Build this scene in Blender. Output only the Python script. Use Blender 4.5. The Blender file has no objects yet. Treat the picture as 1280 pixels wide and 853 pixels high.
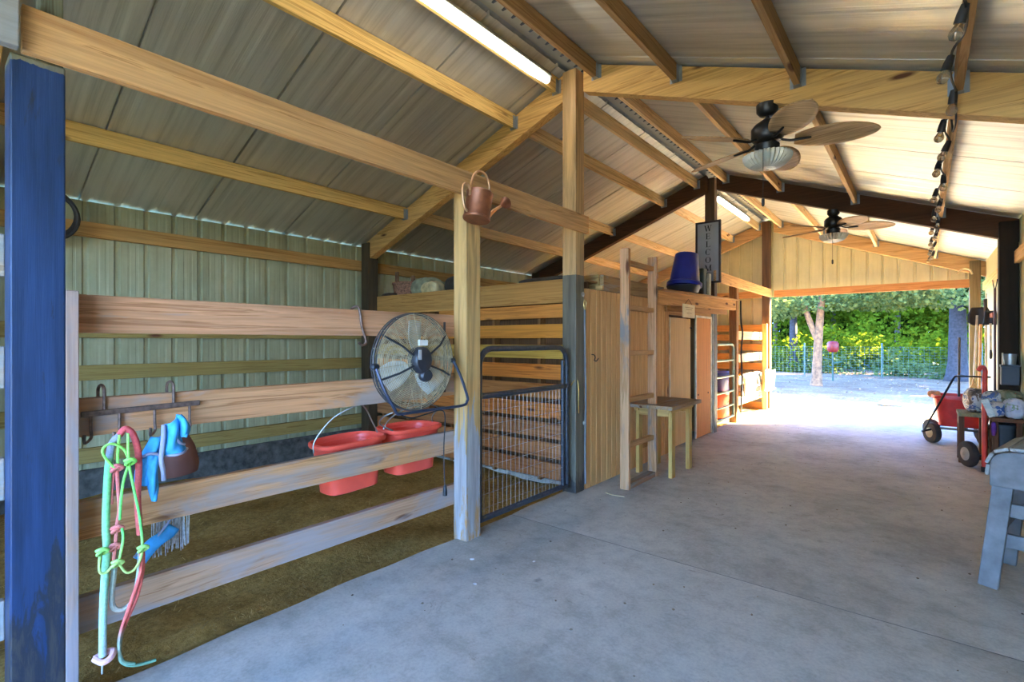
import bpy, bmesh, math, random
from mathutils import Vector, Matrix, Euler
random.seed(7)
R = math.radians
S = bpy.context.scene
COL = S.collection

# ------------------------------------------------------------------ materials
def lin(c):
    return tuple((v / 255 / 12.92) if v / 255 <= .04045 else ((v / 255 + .055) / 1.055) ** 2.4 for v in c) + (1.,)

class NT:
    def __init__(s, name):
        s.m = bpy.data.materials.new(name); s.m.use_nodes = True
        s.t = s.m.node_tree; s.b = s.t.nodes['Principled BSDF']; s.out = s.t.nodes['Material Output']
    def n(s, typ, **kw):
        nd = s.t.nodes.new(typ)
        for k, v in kw.items():
            if k in nd.inputs: nd.inputs[k].default_value = v
            else: setattr(nd, k, v)
        return nd
    def l(s, a, b): s.t.links.new(a, b)
    def coord(s, scale=(1, 1, 1), rnd=True):
        tc = s.n('ShaderNodeTexCoord')
        v = tc.outputs['Object']
        if rnd:
            oi = s.n('ShaderNodeObjectInfo')
            mul = s.n('ShaderNodeMath', operation='MULTIPLY'); mul.inputs[1].default_value = 41.
            s.l(oi.outputs['Random'], mul.inputs[0])
            ad = s.n('ShaderNodeVectorMath', operation='ADD')
            s.l(v, ad.inputs[0]); s.l(mul.outputs[0], ad.inputs[1]); v = ad.outputs[0]
        mp = s.n('ShaderNodeMapping'); mp.inputs['Scale'].default_value = scale
        s.l(v, mp.inputs['Vector'])
        return mp.outputs[0]
    def noise(s, v, scale, detail=4, rough=.55, dist=0.):
        nd = s.n('ShaderNodeTexNoise'); nd.inputs['Scale'].default_value = scale
        nd.inputs['Detail'].default_value = detail; nd.inputs['Roughness'].default_value = rough
        nd.inputs['Distortion'].default_value = dist
        s.l(v, nd.inputs['Vector']); return nd.outputs['Fac']
    def ramp(s, f, stops):
        nd = s.n('ShaderNodeValToRGB'); e = nd.color_ramp.elements
        while len(e) < len(stops): e.new(.5)
        for el, (p, c) in zip(e, stops):
            el.position = p; el.color = c if len(c) == 4 else tuple(c) + (1,)
        s.l(f, nd.inputs['Fac']); return nd.outputs['Color']
    def mix(s, f, a, b, mode='MIX'):
        nd = s.n('ShaderNodeMix', data_type='RGBA', blend_type=mode)
        for sock, v in ((nd.inputs[0], f), (nd.inputs[6], a), (nd.inputs[7], b)):
            if hasattr(v, 'links') or isinstance(v, bpy.types.NodeSocket): s.l(v, sock)
            else: sock.default_value = v
        return nd.outputs[2]
    def bump(s, h, strength=.3, dist=.01):
        nd = s.n('ShaderNodeBump', Strength=strength, Distance=dist)
        s.l(h, nd.inputs['Height']); s.l(nd.outputs[0], s.b.inputs['Normal'])
    def col(s, c):
        if isinstance(c, bpy.types.NodeSocket): s.l(c, s.b.inputs['Base Color'])
        else: s.b.inputs['Base Color'].default_value = c
        return s
    def set(s, rough=.6, metal=0., spec=None):
        s.b.inputs['Roughness'].default_value = rough; s.b.inputs['Metallic'].default_value = metal
        if spec is not None: s.b.inputs['Specular IOR Level'].default_value = spec
        return s

W1, K0 = (1, 1, 1, 1), (0, 0, 0, 1)
_wood = {}
def wood(axis, c, dark=None, grey=0., greyc=(150, 145, 138), knots=True, rough=.75, contrast=1.):
    key = (axis, c, dark, grey, greyc, knots)
    if key in _wood: return _wood[key]
    t = NT('wood_%d' % len(_wood))
    dark = dark or tuple(int(v * f) for v, f in zip(c, (.86, .80, .72)))
    lng, crs = .42, 13.
    sc = {'x': (lng, crs, crs), 'y': (crs, lng, crs), 'z': (crs, crs, lng)}[axis]
    v = t.coord(sc)
    g = t.noise(v, 1.6, 6, .6, 1.2)
    fsc = {'x': (2, 60, 60), 'y': (60, 2, 60), 'z': (60, 60, 2)}[axis]
    v2 = t.coord(fsc)
    fine = t.noise(v2, 1., 3, .6)
    base = t.ramp(g, [(.30, lin(dark)), (.47, lin(c)), (.56, lin(tuple(min(255, int(x * 1.07)) for x in c))), (.62, lin(dark)), (.68, lin(c))])
    fr = t.ramp(fine, [(.3, (.72, .70, .68, 1)), (.6, W1)])
    c1 = t.mix(.55, base, fr, 'MULTIPLY')
    if knots:
        ksc = {'x': (1.6, 6., 6.), 'y': (6., 1.6, 6.), 'z': (6., 6., 1.6)}[axis]
        vo = t.n('ShaderNodeTexVoronoi'); vo.inputs['Scale'].default_value = 1.; t.l(t.coord(ksc), vo.inputs['Vector'])
        kf = t.ramp(vo.outputs['Distance'], [(.07, W1), (.14, K0)])
        c1 = t.mix(kf, c1, lin((95, 55, 32)))
    if grey > 0:
        gn = t.noise(t.coord({'x': (1., 5, 5), 'y': (5, 1., 5), 'z': (5, 5, 1.)}[axis]), 1.3, 5, .65, .6)
        gm = t.ramp(gn, [(.62 - .45 * grey, K0), (.72 - .35 * grey, W1)])
        gcol = t.mix(fr, lin(tuple(int(x * .72) for x in greyc)), lin(greyc))
        c1 = t.mix(gm, c1, gcol)
    t.col(c1).set(rough, 0, .25)
    t.bump(fine, .25, .004)
    _wood[key] = t.m
    return t.m

def plain(name, c, rough=.6, metal=0., var=.12, nscale=8., bump=0., spec=None):
    t = NT(name)
    n = t.noise(t.coord(), nscale, 4)
    a = tuple(max(0, int(x * (1 - var))) for x in c); b = tuple(min(255, int(x * (1 + var))) for x in c)
    t.col(t.ramp(n, [(.3, lin(a)), (.7, lin(b))])).set(rough, metal, spec)
    if bump: t.bump(n, bump, .005)
    return t.m

GOLD = (216, 172, 110); ORNG = (200, 140, 70); PINK = (204, 150, 112); TAN = (206, 166, 112); TREAT = (158, 134, 76)
def wy(c=GOLD, **k): return wood('y', c, **k)
def wx(c=GOLD, **k): return wood('x', c, **k)
def wz(c=GOLD, **k): return wood('z', c, **k)

# ------------------------------------------------------------------ mesh builder
class MB:
    def __init__(s): s.v = []; s.f = []
    def add(s, vs, fs):
        b = len(s.v); s.v += [Vector(p) for p in vs]; s.f += [tuple(b + i for i in f) for f in fs]; return s
    def box(s, lo, hi, M=None):
        (a, b, c), (d, e, f) = lo, hi
        vs = [Vector(p) for p in [(a, b, c), (d, b, c), (d, e, c), (a, e, c), (a, b, f), (d, b, f), (d, e, f), (a, e, f)]]
        if M is not None: vs = [M @ p for p in vs]
        return s.add(vs, [(0, 3, 2, 1), (4, 5, 6, 7), (0, 1, 5, 4), (1, 2, 6, 5), (2, 3, 7, 6), (3, 0, 4, 7)])
    def beam(s, p0, p1, w, h, up=(0, 0, 1), drop=0.):
        """bar from p0 to p1, w across, h along up"""
        p0, p1 = Vector(p0), Vector(p1); d = (p1 - p0).normalized(); u = Vector(up); u = (u - d * u.dot(d)).normalized(); r = d.cross(u)
        vs = []
        for p in (p0, p1):
            for a, b in ((-1, -1), (1, -1), (1, 1), (-1, 1)): vs.append(p + r * (a * w / 2) + u * (b * h / 2 + drop))
        return s.add(vs, [(0, 1, 2, 3), (7, 6, 5, 4), (0, 4, 5, 1), (1, 5, 6, 2), (2, 6, 7, 3), (3, 7, 4, 0)])
    def tube(s, pts, r, n=8, closed=False, caps=True):
        pts = [Vector(p) for p in pts]; N = len(pts)
        rs = r if isinstance(r, (list, tuple)) else [r] * N
        tang = []
        for i in range(N):
            a = pts[(i - 1) % N] if (closed or i > 0) else pts[i]; b = pts[(i + 1) % N] if (closed or i < N - 1) else pts[i]
            tang.append((b - a).normalized() if (b - a).length > 1e-9 else Vector((0, 0, 1)))
        u = tang[0].orthogonal().normalized(); rings = []
        b0 = len(s.v)
        for i in range(N):
            t = tang[i]; u = u - t * u.dot(t); u = u.normalized() if u.length > 1e-6 else t.orthogonal().normalized()
            w = t.cross(u)
            for k in range(n):
                a = 2 * math.pi * k / n
                s.v.append(pts[i] + (u * math.cos(a) + w * math.sin(a)) * rs[i])
        M = N if closed else N - 1
        for i in range(M):
            j = (i + 1) % N
            for k in range(n):
                k2 = (k + 1) % n
                s.f.append((b0 + i * n + k, b0 + i * n + k2, b0 + j * n + k2, b0 + j * n + k))
        if caps and not closed:
            s.f.append(tuple(b0 + k for k in reversed(range(n)))); s.f.append(tuple(b0 + (N - 1) * n + k for k in range(n)))
        return s
    def lathe(s, prof, M=None, n=24, sx=1., sy=1., pw=2.):
        """prof: list of (r, z). superellipse power pw"""
        M = M or Matrix(); b = len(s.v)
        for r, z in prof:
            for k in range(n):
                a = 2 * math.pi * k / n; c, d = math.cos(a), math.sin(a)
                f = (abs(c) ** pw + abs(d) ** pw) ** (-1 / pw)
                s.v.append(M @ Vector((r * c * f * sx, r * d * f * sy, z)))
        for i in range(len(prof) - 1):
            for k in range(n):
                k2 = (k + 1) % n
                s.f.append((b + i * n + k, b + i * n + k2, b + (i + 1) * n + k2, b + (i + 1) * n + k))
        if prof[0][0] > 1e-6: s.f.append(tuple(b + k for k in reversed(range(n))))
        if prof[-1][0] > 1e-6: s.f.append(tuple(b + (len(prof) - 1) * n + k for k in range(n)))
        return s
    def prism(s, poly, M, h):
        """2d poly in local xy extruded h along local z"""
        n = len(poly)
        vs = [M @ Vector((x, y, 0)) for x, y in poly] + [M @ Vector((x, y, h)) for x, y in poly]
        return s.add(vs, [tuple(reversed(range(n))), tuple(range(n, 2 * n))] + [(i, (i + 1) % n, n + (i + 1) % n, n + i) for i in range(n)])
    def grid(s, fn, nu, nv):
        b = len(s.v)
        for i in range(nu + 1):
            for j in range(nv + 1): s.v.append(Vector(fn(i / nu, j / nv)))
        for i in range(nu):
            for j in range(nv):
                a = b + i * (nv + 1) + j; s.f.append((a, a + nv + 1, a + nv + 2, a + 1))
        return s
    def build(s, name, mat, parent=None, bev=0., smooth=None, origin=None, sub=0, solid=0., label=None):
        if parent is not None: org = parent.location if parent.type == 'EMPTY' else (parent.parent.location if parent.parent else parent.location)
        elif origin is not None: org = Vector(origin)
        else:
            lo = Vector((min(p.x for p in s.v), min(p.y for p in s.v), min(p.z for p in s.v)))
            hi = Vector((max(p.x for p in s.v), max(p.y for p in s.v), max(p.z for p in s.v)))
            org = Vector(((lo.x + hi.x) / 2, (lo.y + hi.y) / 2, lo.z))
        me = bpy.data.meshes.new(name); me.from_pydata([p - Vector(org) for p in s.v], [], s.f); me.update()
        bm = bmesh.new(); bm.from_mesh(me); bmesh.ops.recalc_face_normals(bm, faces=bm.faces); bm.to_mesh(me); bm.free()
        o = bpy.data.objects.new(name, me); COL.objects.link(o)
        if mat: me.materials.append(mat)
        if parent is not None: o.parent = parent
        else: o.location = org
        if smooth:
            for p in me.polygons: p.use_smooth = True
            if smooth != 'all':
                try: me.set_sharp_from_angle(angle=R(smooth if smooth > 1 else 40))
                except Exception: pass
        if solid:
            m = o.modifiers.new('s', 'SOLIDIFY'); m.thickness = solid; m.offset = 0
        if bev:
            m = o.modifiers.new('b', 'BEVEL'); m.width = bev; m.segments = 2; m.limit_method = 'ANGLE'
        if sub:
            m = o.modifiers.new('u', 'SUBSURF'); m.levels = sub; m.render_levels = sub
        if label: o['label'] = label
        return o

def thing(name, loc, label, cat, group=None):
    o = bpy.data.objects.new(name, None); COL.objects.link(o); o.location = loc; o.empty_display_size = .1
    o['label'] = label; o['category'] = cat
    if group: o['group'] = group
    return o
def tag(o, label, cat, group=None):
    o['label'] = label; o['category'] = cat
    if group: o['group'] = group
    return o
def struct(o): o['kind'] = 'structure'; return o
def stuff(o, label, cat): o['kind'] = 'stuff'; return tag(o, label, cat)
def dup(root, loc, label, group=None, name=None):
    r = root.copy(); COL.objects.link(r); r.location = loc; r['label'] = label
    if group: r['group'] = group
    for ch in list(root.children):
        c = ch.copy(); COL.objects.link(c); c.parent = r
        for g in list(ch.children):
            d = g.copy(); COL.objects.link(d); d.parent = c
    return r
def Mt(loc, rot=(0, 0, 0), sc=1.): return Matrix.Translation(Vector(loc)) @ Euler([R(a) for a in rot]).to_matrix().to_4x4() @ Matrix.Scale(sc, 4)
def curve(pts, n=6):
    """catmull-rom smoothing of a polyline"""
    P = [Vector(p) for p in pts]; out = []
    for i in range(len(P) - 1):
        p0, p1, p2, p3 = P[max(i - 1, 0)], P[i], P[i + 1], P[min(i + 2, len(P) - 1)]
        for k in range(n):
            t = k / n
            out.append(.5 * ((2 * p1) + (p2 - p0) * t + (2 * p0 - 5 * p1 + 4 * p2 - p3) * t * t + (3 * p1 - p0 - 3 * p2 + p3) * t ** 3))
    return out + [P[-1]]

# ------------------------------------------------------------------ camera
H = 1.368
cam = bpy.data.cameras.new('camera'); co = bpy.data.objects.new('camera', cam); COL.objects.link(co)
co.location = (0, 0, H); co.rotation_euler = (R(90), 0, math.atan(513 / 622)); cam.sensor_width = 36; cam.lens = 622 / 1280 * 36
cam.shift_y = .5 / 1280; cam.clip_start = .03; cam.clip_end = 300
S.camera = co

# ------------------------------------------------------------------ frame dimensions
RID, RT, SL = -2.41, 3.885, .372                 # ridge x, roof underside at ridge, slope
def zr(x): return RT - SL * abs(x - RID)
XL, XR, YF, YB = -5.78, .80, -3.4, 11.22
FR = [.29, 3.88, 7.60, 11.24]                    # frame centre lines
ANG = math.atan(SL)

# ------------------------------------------------------------------ floor
def m_concrete():
    t = NT('concrete'); v = t.coord(rnd=False)
    n1 = t.noise(v, 1.1, 8, .62, .4); n2 = t.noise(v, 9., 6, .7); n3 = t.noise(v, 60., 3, .7)
    c = t.ramp(n1, [(.30, lin((164, 156, 142))), (.5, lin((196, 188, 172))), (.72, lin((216, 208, 192)))])
    c = t.mix(.5, c, t.ramp(n2, [(.32, (.55, .54, .52, 1)), (.55, W1)]), 'MULTIPLY')
    c = t.mix(.35, c, t.ramp(n3, [(.35, (.6, .6, .6, 1)), (.6, W1)]), 'MULTIPLY')
    vo = t.n('ShaderNodeTexVoronoi'); vo.inputs['Scale'].default_value = 2.3; t.l(v, vo.inputs['Vector'])
    sp = t.noise(v, 3.1, 7, .75, 1.5)
    c = t.mix(t.ramp(sp, [(.62, K0), (.70, (.55, .55, .55, 1))]), c, lin((104, 98, 90)))
    t.col(c).set(.72, 0, .3); t.bump(n2, .15, .01); return t.m
CONC = m_concrete()
def slab(y0, y1):
    b = MB()
    def fn(u, w):
        y = y0 + (y1 - y0) * w; x = -2.51 + (XR + 2.51 + .15) * u
        if u == 0: x += .012 * math.sin(y * 3.1) + .006 * math.sin(y * 11)
        return (x, y, 0)
    b.grid(fn, 20, max(2, int((y1 - y0) * 10)))
    return struct(b.build('floor', CONC, solid=0, origin=(-1, y0, 0)))
slab(YF - .3, 3.026); slab(3.033, 11.30)
b = MB().box((-2.505, YF, -.09), (XR + .15, 11.3, -.006)); struct(b.build('floor', plain('concrete_edge', (120, 118, 116), .8), origin=(0, 0, -.09)))
b = MB().box((XL, 4.06, -.06), (-2.51, 7.66, -.01)); struct(b.build('floor', CONC, origin=(-4, 5, 0)))

def m_dirt():
    t = NT('stall_dirt'); v = t.coord(rnd=False)
    n1 = t.noise(v, 2.2, 8, .7); n2 = t.noise(v, 30., 6, .75); n3 = t.noise(v, 85, 2, .8)
    c = t.ramp(n1, [(.3, lin((134, 106, 58))), (.5, lin((174, 140, 78))), (.7, lin((194, 162, 98)))])
    c = t.mix(.7, c, t.ramp(n2, [(.34, (.4, .38, .34, 1)), (.62, (1.1, 1.08, 1.0, 1))]), 'MULTIPLY')
    c = t.mix(t.ramp(n3, [(.62, K0), (.70, (.6, .6, .6, 1))]), c, lin((196, 172, 112)))
    t.col(c).set(.95, 0, .1); t.bump(n2, .8, .03); return t.m
DIRT = m_dirt()
def hnoise(x, y): return .018 * math.sin(x * 2.1 + y * 1.3) + .014 * math.sin(x * 5.3 - y * 4.1) + .008 * math.sin(x * 13 + y * 11)
def stall_dirt(y0, y1):
    b = MB(); b.grid(lambda u, w: (XL + (-2.46 - XL) * u, y0 + (y1 - y0) * w, -.035 + hnoise(XL + (-2.46 - XL) * u, y0 + (y1 - y0) * w) * (1 if u < .96 else .3)), 50, int((y1 - y0) * 14))
    return struct(b.build('floor_stall', DIRT, smooth='all', origin=(-4, y0, 0)))
stall_dirt(YF, 4.07); stall_dirt(7.62, 11.3)
# straw
b = MB()
for i in range(2600):
    x = random.uniform(-5.6, -2.53); y = random.uniform(.1, 3.9); a = random.uniform(0, 6.28); L = random.uniform(.015, .055); w = .0014
    z = -.035 + hnoise(x, y) + .006
    p = Vector((x, y, z)); d = Vector((math.cos(a), math.sin(a), random.uniform(-.15, .25))) * L; s_ = Vector((-math.sin(a), math.cos(a), 0)) * w
    b.add([p - s_, p + s_, p + d + s_, p + d - s_], [(0, 1, 2, 3)])
stuff(b.build('straw', plain('straw', (188, 160, 98), .8, var=.3)), 'loose bits of dry straw scattered over the stall floor', 'straw')
# specks of dirt on concrete
b = MB()
for i in range(150):
    x = random.uniform(-2.4, .5); y = random.uniform(1.0, 9.0); r = random.uniform(.003, .009)
    b.lathe([(r * .7, 0), (r, r * .3), (r * .5, r * .7)], Mt((x, y, .0005), (0, 0, random.uniform(0, 360))), 6, 1, random.uniform(.5, 1))
stuff(b.build('debris', plain('debris', (120, 104, 84), .9, var=.4)), 'small crumbs of dirt and straw specks scattered on the concrete aisle', 'debris')

# ------------------------------------------------------------------ roof
def m_roof():
    t = NT('roof_foil'); tc = t.n('ShaderNodeTexCoord')
    mp = t.n('ShaderNodeMapping'); mp.inputs['Scale'].default_value = (.35, 9., .35); t.l(tc.outputs['Object'], mp.inputs['Vector'])
    n = t.noise(mp.outputs[0], 1.6, 5, .65, .3)
    n0 = t.noise(tc.outputs['Object'], .8, 3)
    c = t.ramp(n, [(.28, lin((188, 184, 170))), (.5, lin((216, 212, 198))), (.75, lin((230, 226, 212)))])
    c = t.mix(.3, c, t.ramp(n0, [(.35, (.75, .75, .75, 1)), (.6, W1)]), 'MULTIPLY')
    t.col(c).set(.5, .7, .4); t.bump(n, .25, .02); return t.m
ROOF = m_roof()
def roof_side(name, x0, x1):
    """corrugated sheets: shallow ribs running down the slope, lapped every 0.9 m"""
    b = MB(); ys = []
    y = -3.6
    k = 0
    while y < 11.6:
        ys += [(y, 0), (y + .05, 0), (y + .07, .004), (y + .10, .004), (y + .12, 0)]
        k += 1
        if k % 4 == 0: ys += [(y + .20, 0), (y + .203, .028), (y + .215, .028), (y + .218, 0)]
        y += .229
    n = len(ys)
    for x in (x0, x1):
        for (yy, d) in ys: b.v.append(Vector((x, yy, zr(x) + d + .003)))
    for i in range(n - 1): b.f.append((i, i + 1, n + i + 1, n + i))
    o = b.build(name, ROOF, origin=(0, 0, 3)); struct(o)
    top = MB(); top.add([(x0, -3.6, zr(x0) + .05), (x1, -3.6, zr(x1) + .05), (x1, 11.6, zr(x1) + .05), (x0, 11.6, zr(x0) + .05)], [(0, 1, 2, 3)])
    struct(top.build(name, plain(name + '_top', (120, 122, 120), .5), origin=(0, 0, 3)))
roof_side('ceiling_left', RID - .12, XL - .35)
roof_side('ceiling_right', RID + .12, XR + .55)
# ridge cap (pale translucent ridge vent) with closure strips
def m_cap():
    t = NT('ridge_vent'); t.b.inputs['Base Color'].default_value = lin((150, 142, 120)); t.b.inputs['Roughness'].default_value = .7
    tr = t.n('ShaderNodeBsdfTranslucent'); tr.inputs[0].default_value = lin((150, 146, 130)); ad = t.n('ShaderNodeMixShader'); ad.inputs[0].default_value = .0
    t.l(t.b.outputs[0], ad.inputs[1]); t.l(tr.outputs[0], ad.inputs[2]); t.l(ad.outputs[0], t.out.inputs['Surface']); return t.m
b = MB(); b.add([(RID - .3, -3.6, zr(RID - .3) + .09), (RID, -3.6, RT + .1), (RID + .3, -3.6, zr(RID + .3) + .09), (RID - .3, 11.6, zr(RID - .3) + .09), (RID, 11.6, RT + .1), (RID + .3, 11.6, zr(RID + .3) + .09)], [(0, 1, 4, 3), (1, 2, 5, 4)])
struct(b.build('trim_1', m_cap(), origin=(RID, 0, RT)))
b = MB(); y = -3.4
while y < 11.5:
    b.box((RID - .13, y, RT + .055), (RID + .13, y + .02, RT + .08)); y += .115
struct(b.build('trim_2', plain('ridge_closure', (60, 56, 48), .8), origin=(RID, 0, RT)))

# rafters (frames), ridge posts, purlins, girts
BRN = (86, 56, 34)
rl = [('x', GOLD), ('x', (208, 162, 98)), ('x', BRN), ('x', (200, 160, 110))]
for i, yc in enumerate(FR):
    mt = wx(rl[i][1], knots=True)
    for sgn, xe in ((-1, XL + .12), (1, XR)):
        x0 = RID + sgn * (.075 if i else .0)
        M = MB(); th = .045 if i == 3 else .05
        # vertical-cut rafter with top on the roof line
        dz = .245
        vs = []
        for x in (x0, xe):
            for yy in (yc - th, yc + th): vs += [(x, yy, zr(x) - .012), (x, yy, zr(x) - .012 - dz)]
        M.add(vs, [(0, 1, 3, 2), (4, 6, 7, 5), (0, 4, 5, 1), (2, 3, 7, 6), (0, 2, 6, 4), (1, 5, 7, 3)])
        struct(M.build('rafter_beam', mt, bev=.004, origin=(x0, yc, zr(x0) - .25)))

HANG = plain('hanger_steel', (150, 156, 160), .45, .8)
PUR = [-2.62, -3.13, -4.02, -4.83, -2.20, -1.49, -.65, .16]
for k in range(-1, 3):
    y0 = (FR[k] + .05) if k >= 0 else YF; y1 = FR[k + 1] - .05
    for x in PUR:
        c = [(216, 176, 100), (216, 176, 104), (222, 188, 136), (228, 194, 146)][k + 1] if x < -2.5 else [(160, 120, 76), (168, 128, 82), (226, 186, 132), (228, 194, 146)][k + 1]
        if x == -4.02 and k == 0: continue
        sg = -1 if x < RID else 1
        b = MB(); w = .019; d = .14; vs = []
        for yy in (y0, y1):
            for xx in (x - w, x + w): vs += [(xx, yy, zr(xx) - .004), (xx, yy, zr(x) - d)]
        b.add(vs, [(0, 1, 3, 2), (4, 6, 7, 5), (0, 4, 5, 1), (2, 3, 7, 6), (0, 2, 6, 4), (1, 5, 7, 3)])
        o = struct(b.build('purlin_beam', wy(c), bev=.003, origin=(x, y0, zr(x) - d)))
        if k >= 0:
            h = MB(); h.box((x - .023, y1 - .045, zr(x) - d - .004), (x + .023, y1 + .002, zr(x) - d - .001))
            for sx in (-1, 1):
                h.box((x + sx * .0215 - .0015, y1 - .045, zr(x) - d - .004), (x + sx * .0215 + .0015, y1 + .002, zr(x) - .02))
                h.box((x + sx * .035 - .013, y1 - .003, zr(x) - d - .004), (x + sx * .035 + .013, y1 + .003, zr(x) - .02))
            ob = bpy.data.objects
            hh = h.build('joist_hanger', HANG, origin=o.location); hh.location = (0, 0, 0); hh.parent = o

# ------------------------------------------------------------------ walls
def m_siding(name, c, dirty=.3):
    t = NT(name); tc = t.n('ShaderNodeTexCoord')
    n = t.noise(tc.outputs['Object'], 3., 6, .7); mp = t.n('ShaderNodeMapping'); mp.inputs['Scale'].default_value = (3, 3, .4); t.l(tc.outputs['Object'], mp.inputs[0])
    st = t.noise(mp.outputs[0], 2., 5, .6)
    col = t.mix(dirty, lin(c), t.ramp(st, [(.32, (.6, .59, .53, 1)), (.6, W1)]), 'MULTIPLY')
    col = t.mix(dirty * .6, col, t.ramp(n, [(.35, (.6, .6, .55, 1)), (.6, W1)]), 'MULTIPLY')
    t.col(col).set(.45, 0, .4); return t.m
SID_L = m_siding('siding_green', (178, 174, 136), .6); SID = m_siding('siding_cream', (206, 196, 152), .35)
def ribbed(a0, a1, pt, name, mat, z0f, z1f, pitch=.229, depth=.022, kind=True):
    """vertical ribs; pt(a, d, z) places along-wall a, outward depth d"""
    prof = []; a = a0
    while a < a1 - 1e-6:
        for da, d in ((0, 0), (.012, depth), (.040, depth), (.052, 0), (.105, 0), (.110, depth * .08), (.125, depth * .08), (.130, 0), (.165, 0), (.170, depth * .08), (.185, depth * .08), (.190, 0)):
            if a + da <= a1: prof.append((a + da, d))
        a += pitch
    prof.append((a1, 0)); b = MB()
    for (aa, d) in prof: b.v.append(Vector(pt(aa, d, z0f(aa)))); b.v.append(Vector(pt(aa, d, z1f(aa))))
    for i in range(len(prof) - 1): b.f.append((2 * i, 2 * i + 2, 2 * i + 3, 2 * i + 1))
    o = b.build(name, mat, origin=pt(a0, 0, 0)); struct(o); return o
ribbed(YF - .2, 11.28, lambda a, d, z: (XL - d, a, z), 'wall_left', SID_L, lambda a: -.1, lambda a: zr(XL) - .005)
ribbed(-1.3, 11.28, lambda a, d, z: (XR + d, a, z), 'wall_right', SID, lambda a: -.1, lambda a: zr(XR) - .005)
yb = FR[3] + .10
ribbed(-2.42, .70, lambda a, d, z: (a, yb + d, z), 'wall_back', SID, lambda a: 2.28, lambda a: zr(a))
ribbed(XL, -2.42, lambda a, d, z: (a, yb + d, z), 'wall_back', SID, lambda a: -.1, lambda a: zr(a))
# unseen front gable: added across the stalls to dim them, open over the aisle
ribbed(XL, -2.45, lambda a, d, z: (a, YF - d, z), 'wall_front', SID, lambda a: -.1, lambda a: zr(a))
ribbed(-2.45, XR, lambda a, d, z: (a, YF - d, z), 'wall_front', SID, lambda a: 2.75, lambda a: max(zr(a), 2.76))
# dark skirt boards along the foot of the far wall
struct(MB().box((XL + .005, YF, -.1), (XL + .045, 11.2, .22)).build('baseboard_left', plain('skirt', (74, 72, 66), .9, var=.35, nscale=14), origin=(XL, 0, 0)))
# girts
nt = 3
for z in (2.30, 1.40, 1.02, .66, .28):
    c = (186, 142, 82) if z > 2 else TREAT
    for k in range(-1, 3):
        y0 = FR[k] if k >= 0 else YF
        if z < 2 and k == 1: continue
        struct(MB().box((XL + .008, y0 + .02, z), (XL + .05, FR[k + 1] - .02, z + .135)).build('trim_%d' % nt, wy(c), bev=.003)); nt += 1
for z in (2.20,):
    struct(MB().box((XR - .045, -1.25, z), (XR - .005, 11.1, z + .13)).build('trim_%d' % nt, wy((226, 188, 134)), bev=.003)); nt += 1
# gable header and ledger on the back wall
struct(MB().box((-2.32, 11.17, 2.265), (.60, 11.21, 2.40)).build('trim_%d' % nt, wx((184, 128, 80)), bev=.003)); nt += 1
struct(MB().box((-5.4, 11.18, 2.27), (-2.55, 11.22, 2.41)).build('trim_%d' % nt, wx((206, 150, 96)), bev=.003)); nt += 1
for z in (1.58, 1.38, 1.18, .98, .78, .58, .38, .18, -.02):
    struct(MB().box((-5.4, 11.19, z), (-2.55, 11.225, z + .135)).build('trim_%d' % nt, wx((176, 124, 66)), bev=.003)); nt += 1

# ------------------------------------------------------------------ posts
def post_mat(name, wc, pc, ztop, soft=.03, worn=.0, wornc=(150, 140, 120), rough=.5, wearz=.9, ring=.85):
    """timber below a painted coat that ends at height ztop"""
    t = NT(name); tc = t.n('ShaderNodeTexCoord'); sep = t.n('ShaderNodeSeparateXYZ'); t.l(tc.outputs['Object'], sep.inputs[0])
    g = t.noise(t.coord((9, 9, .6)), 1.6, 6, .6, 1.); fine = t.noise(t.coord((55, 55, 1.6)), 1., 4, .6)
    wcol = t.mix(.5, t.ramp(g, [(.3, lin(tuple(int(x * .7) for x in wc))), (.55, lin(wc))]), t.ramp(fine, [(.3, (.65, .62, .6, 1)), (.6, W1)]), 'MULTIPLY')
    pn = t.noise(t.coord((14, 14, 1.2)), 1.4, 6, .6)
    pcol = t.ramp(pn, [(.3, lin(tuple(int(x * .8) for x in pc))), (.7, lin(tuple(min(255, int(x * 1.15)) for x in pc)))])
    if worn:
        wn = t.noise(t.coord((13, 13, 2.2)), 1.5, 7, .72, .5)
        zz = t.n('ShaderNodeMapRange'); zz.inputs['From Min'].default_value = 0; zz.inputs['From Max'].default_value = wearz; zz.inputs['To Min'].default_value = .22; zz.inputs['To Max'].default_value = -.10
        t.l(sep.outputs['Z'], zz.inputs['Value'])
        ad = t.n('ShaderNodeMath', operation='ADD'); t.l(wn, ad.inputs[0]); t.l(zz.outputs[0], ad.inputs[1])
        pcol = t.mix(t.ramp(ad.outputs[0], [(.70 - worn, K0), (.78 - worn, W1)]), pcol, lin(wornc))
        pcol = t.mix(t.ramp(ad.outputs[0], [(.58 - worn, K0), (.66 - worn, (ring, ring, ring, 1))]), pcol, lin((40, 40, 42)))
    wob = t.n('ShaderNodeMath', operation='MULTIPLY'); t.l(g, wob.inputs[0]); wob.inputs[1].default_value = soft
    sub = t.n('ShaderNodeMath', operation='SUBTRACT'); t.l(sep.outputs['Z'], sub.inputs[0]); t.l(wob.outputs[0], sub.inputs[1])
    gt = t.n('ShaderNodeMath', operation='GREATER_THAN'); t.l(sub.outputs[0], gt.inputs[0]); gt.inputs[1].default_value = ztop
    t.col(t.mix(gt.outputs[0], pcol, wcol)).set(rough, 0, .3); t.bump(fine, .3, .004)
    return t.m
M_BLUE = post_mat('blue_paint', (120, 115, 95), (36, 55, 88), 2.31, .05, .07, (120, 108, 100), .42, .85)
M_BLK = post_mat('black_paint', (200, 160, 108), (106, 98, 82), 1.96, .02, .03, (120, 112, 100), .5, .4)
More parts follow.
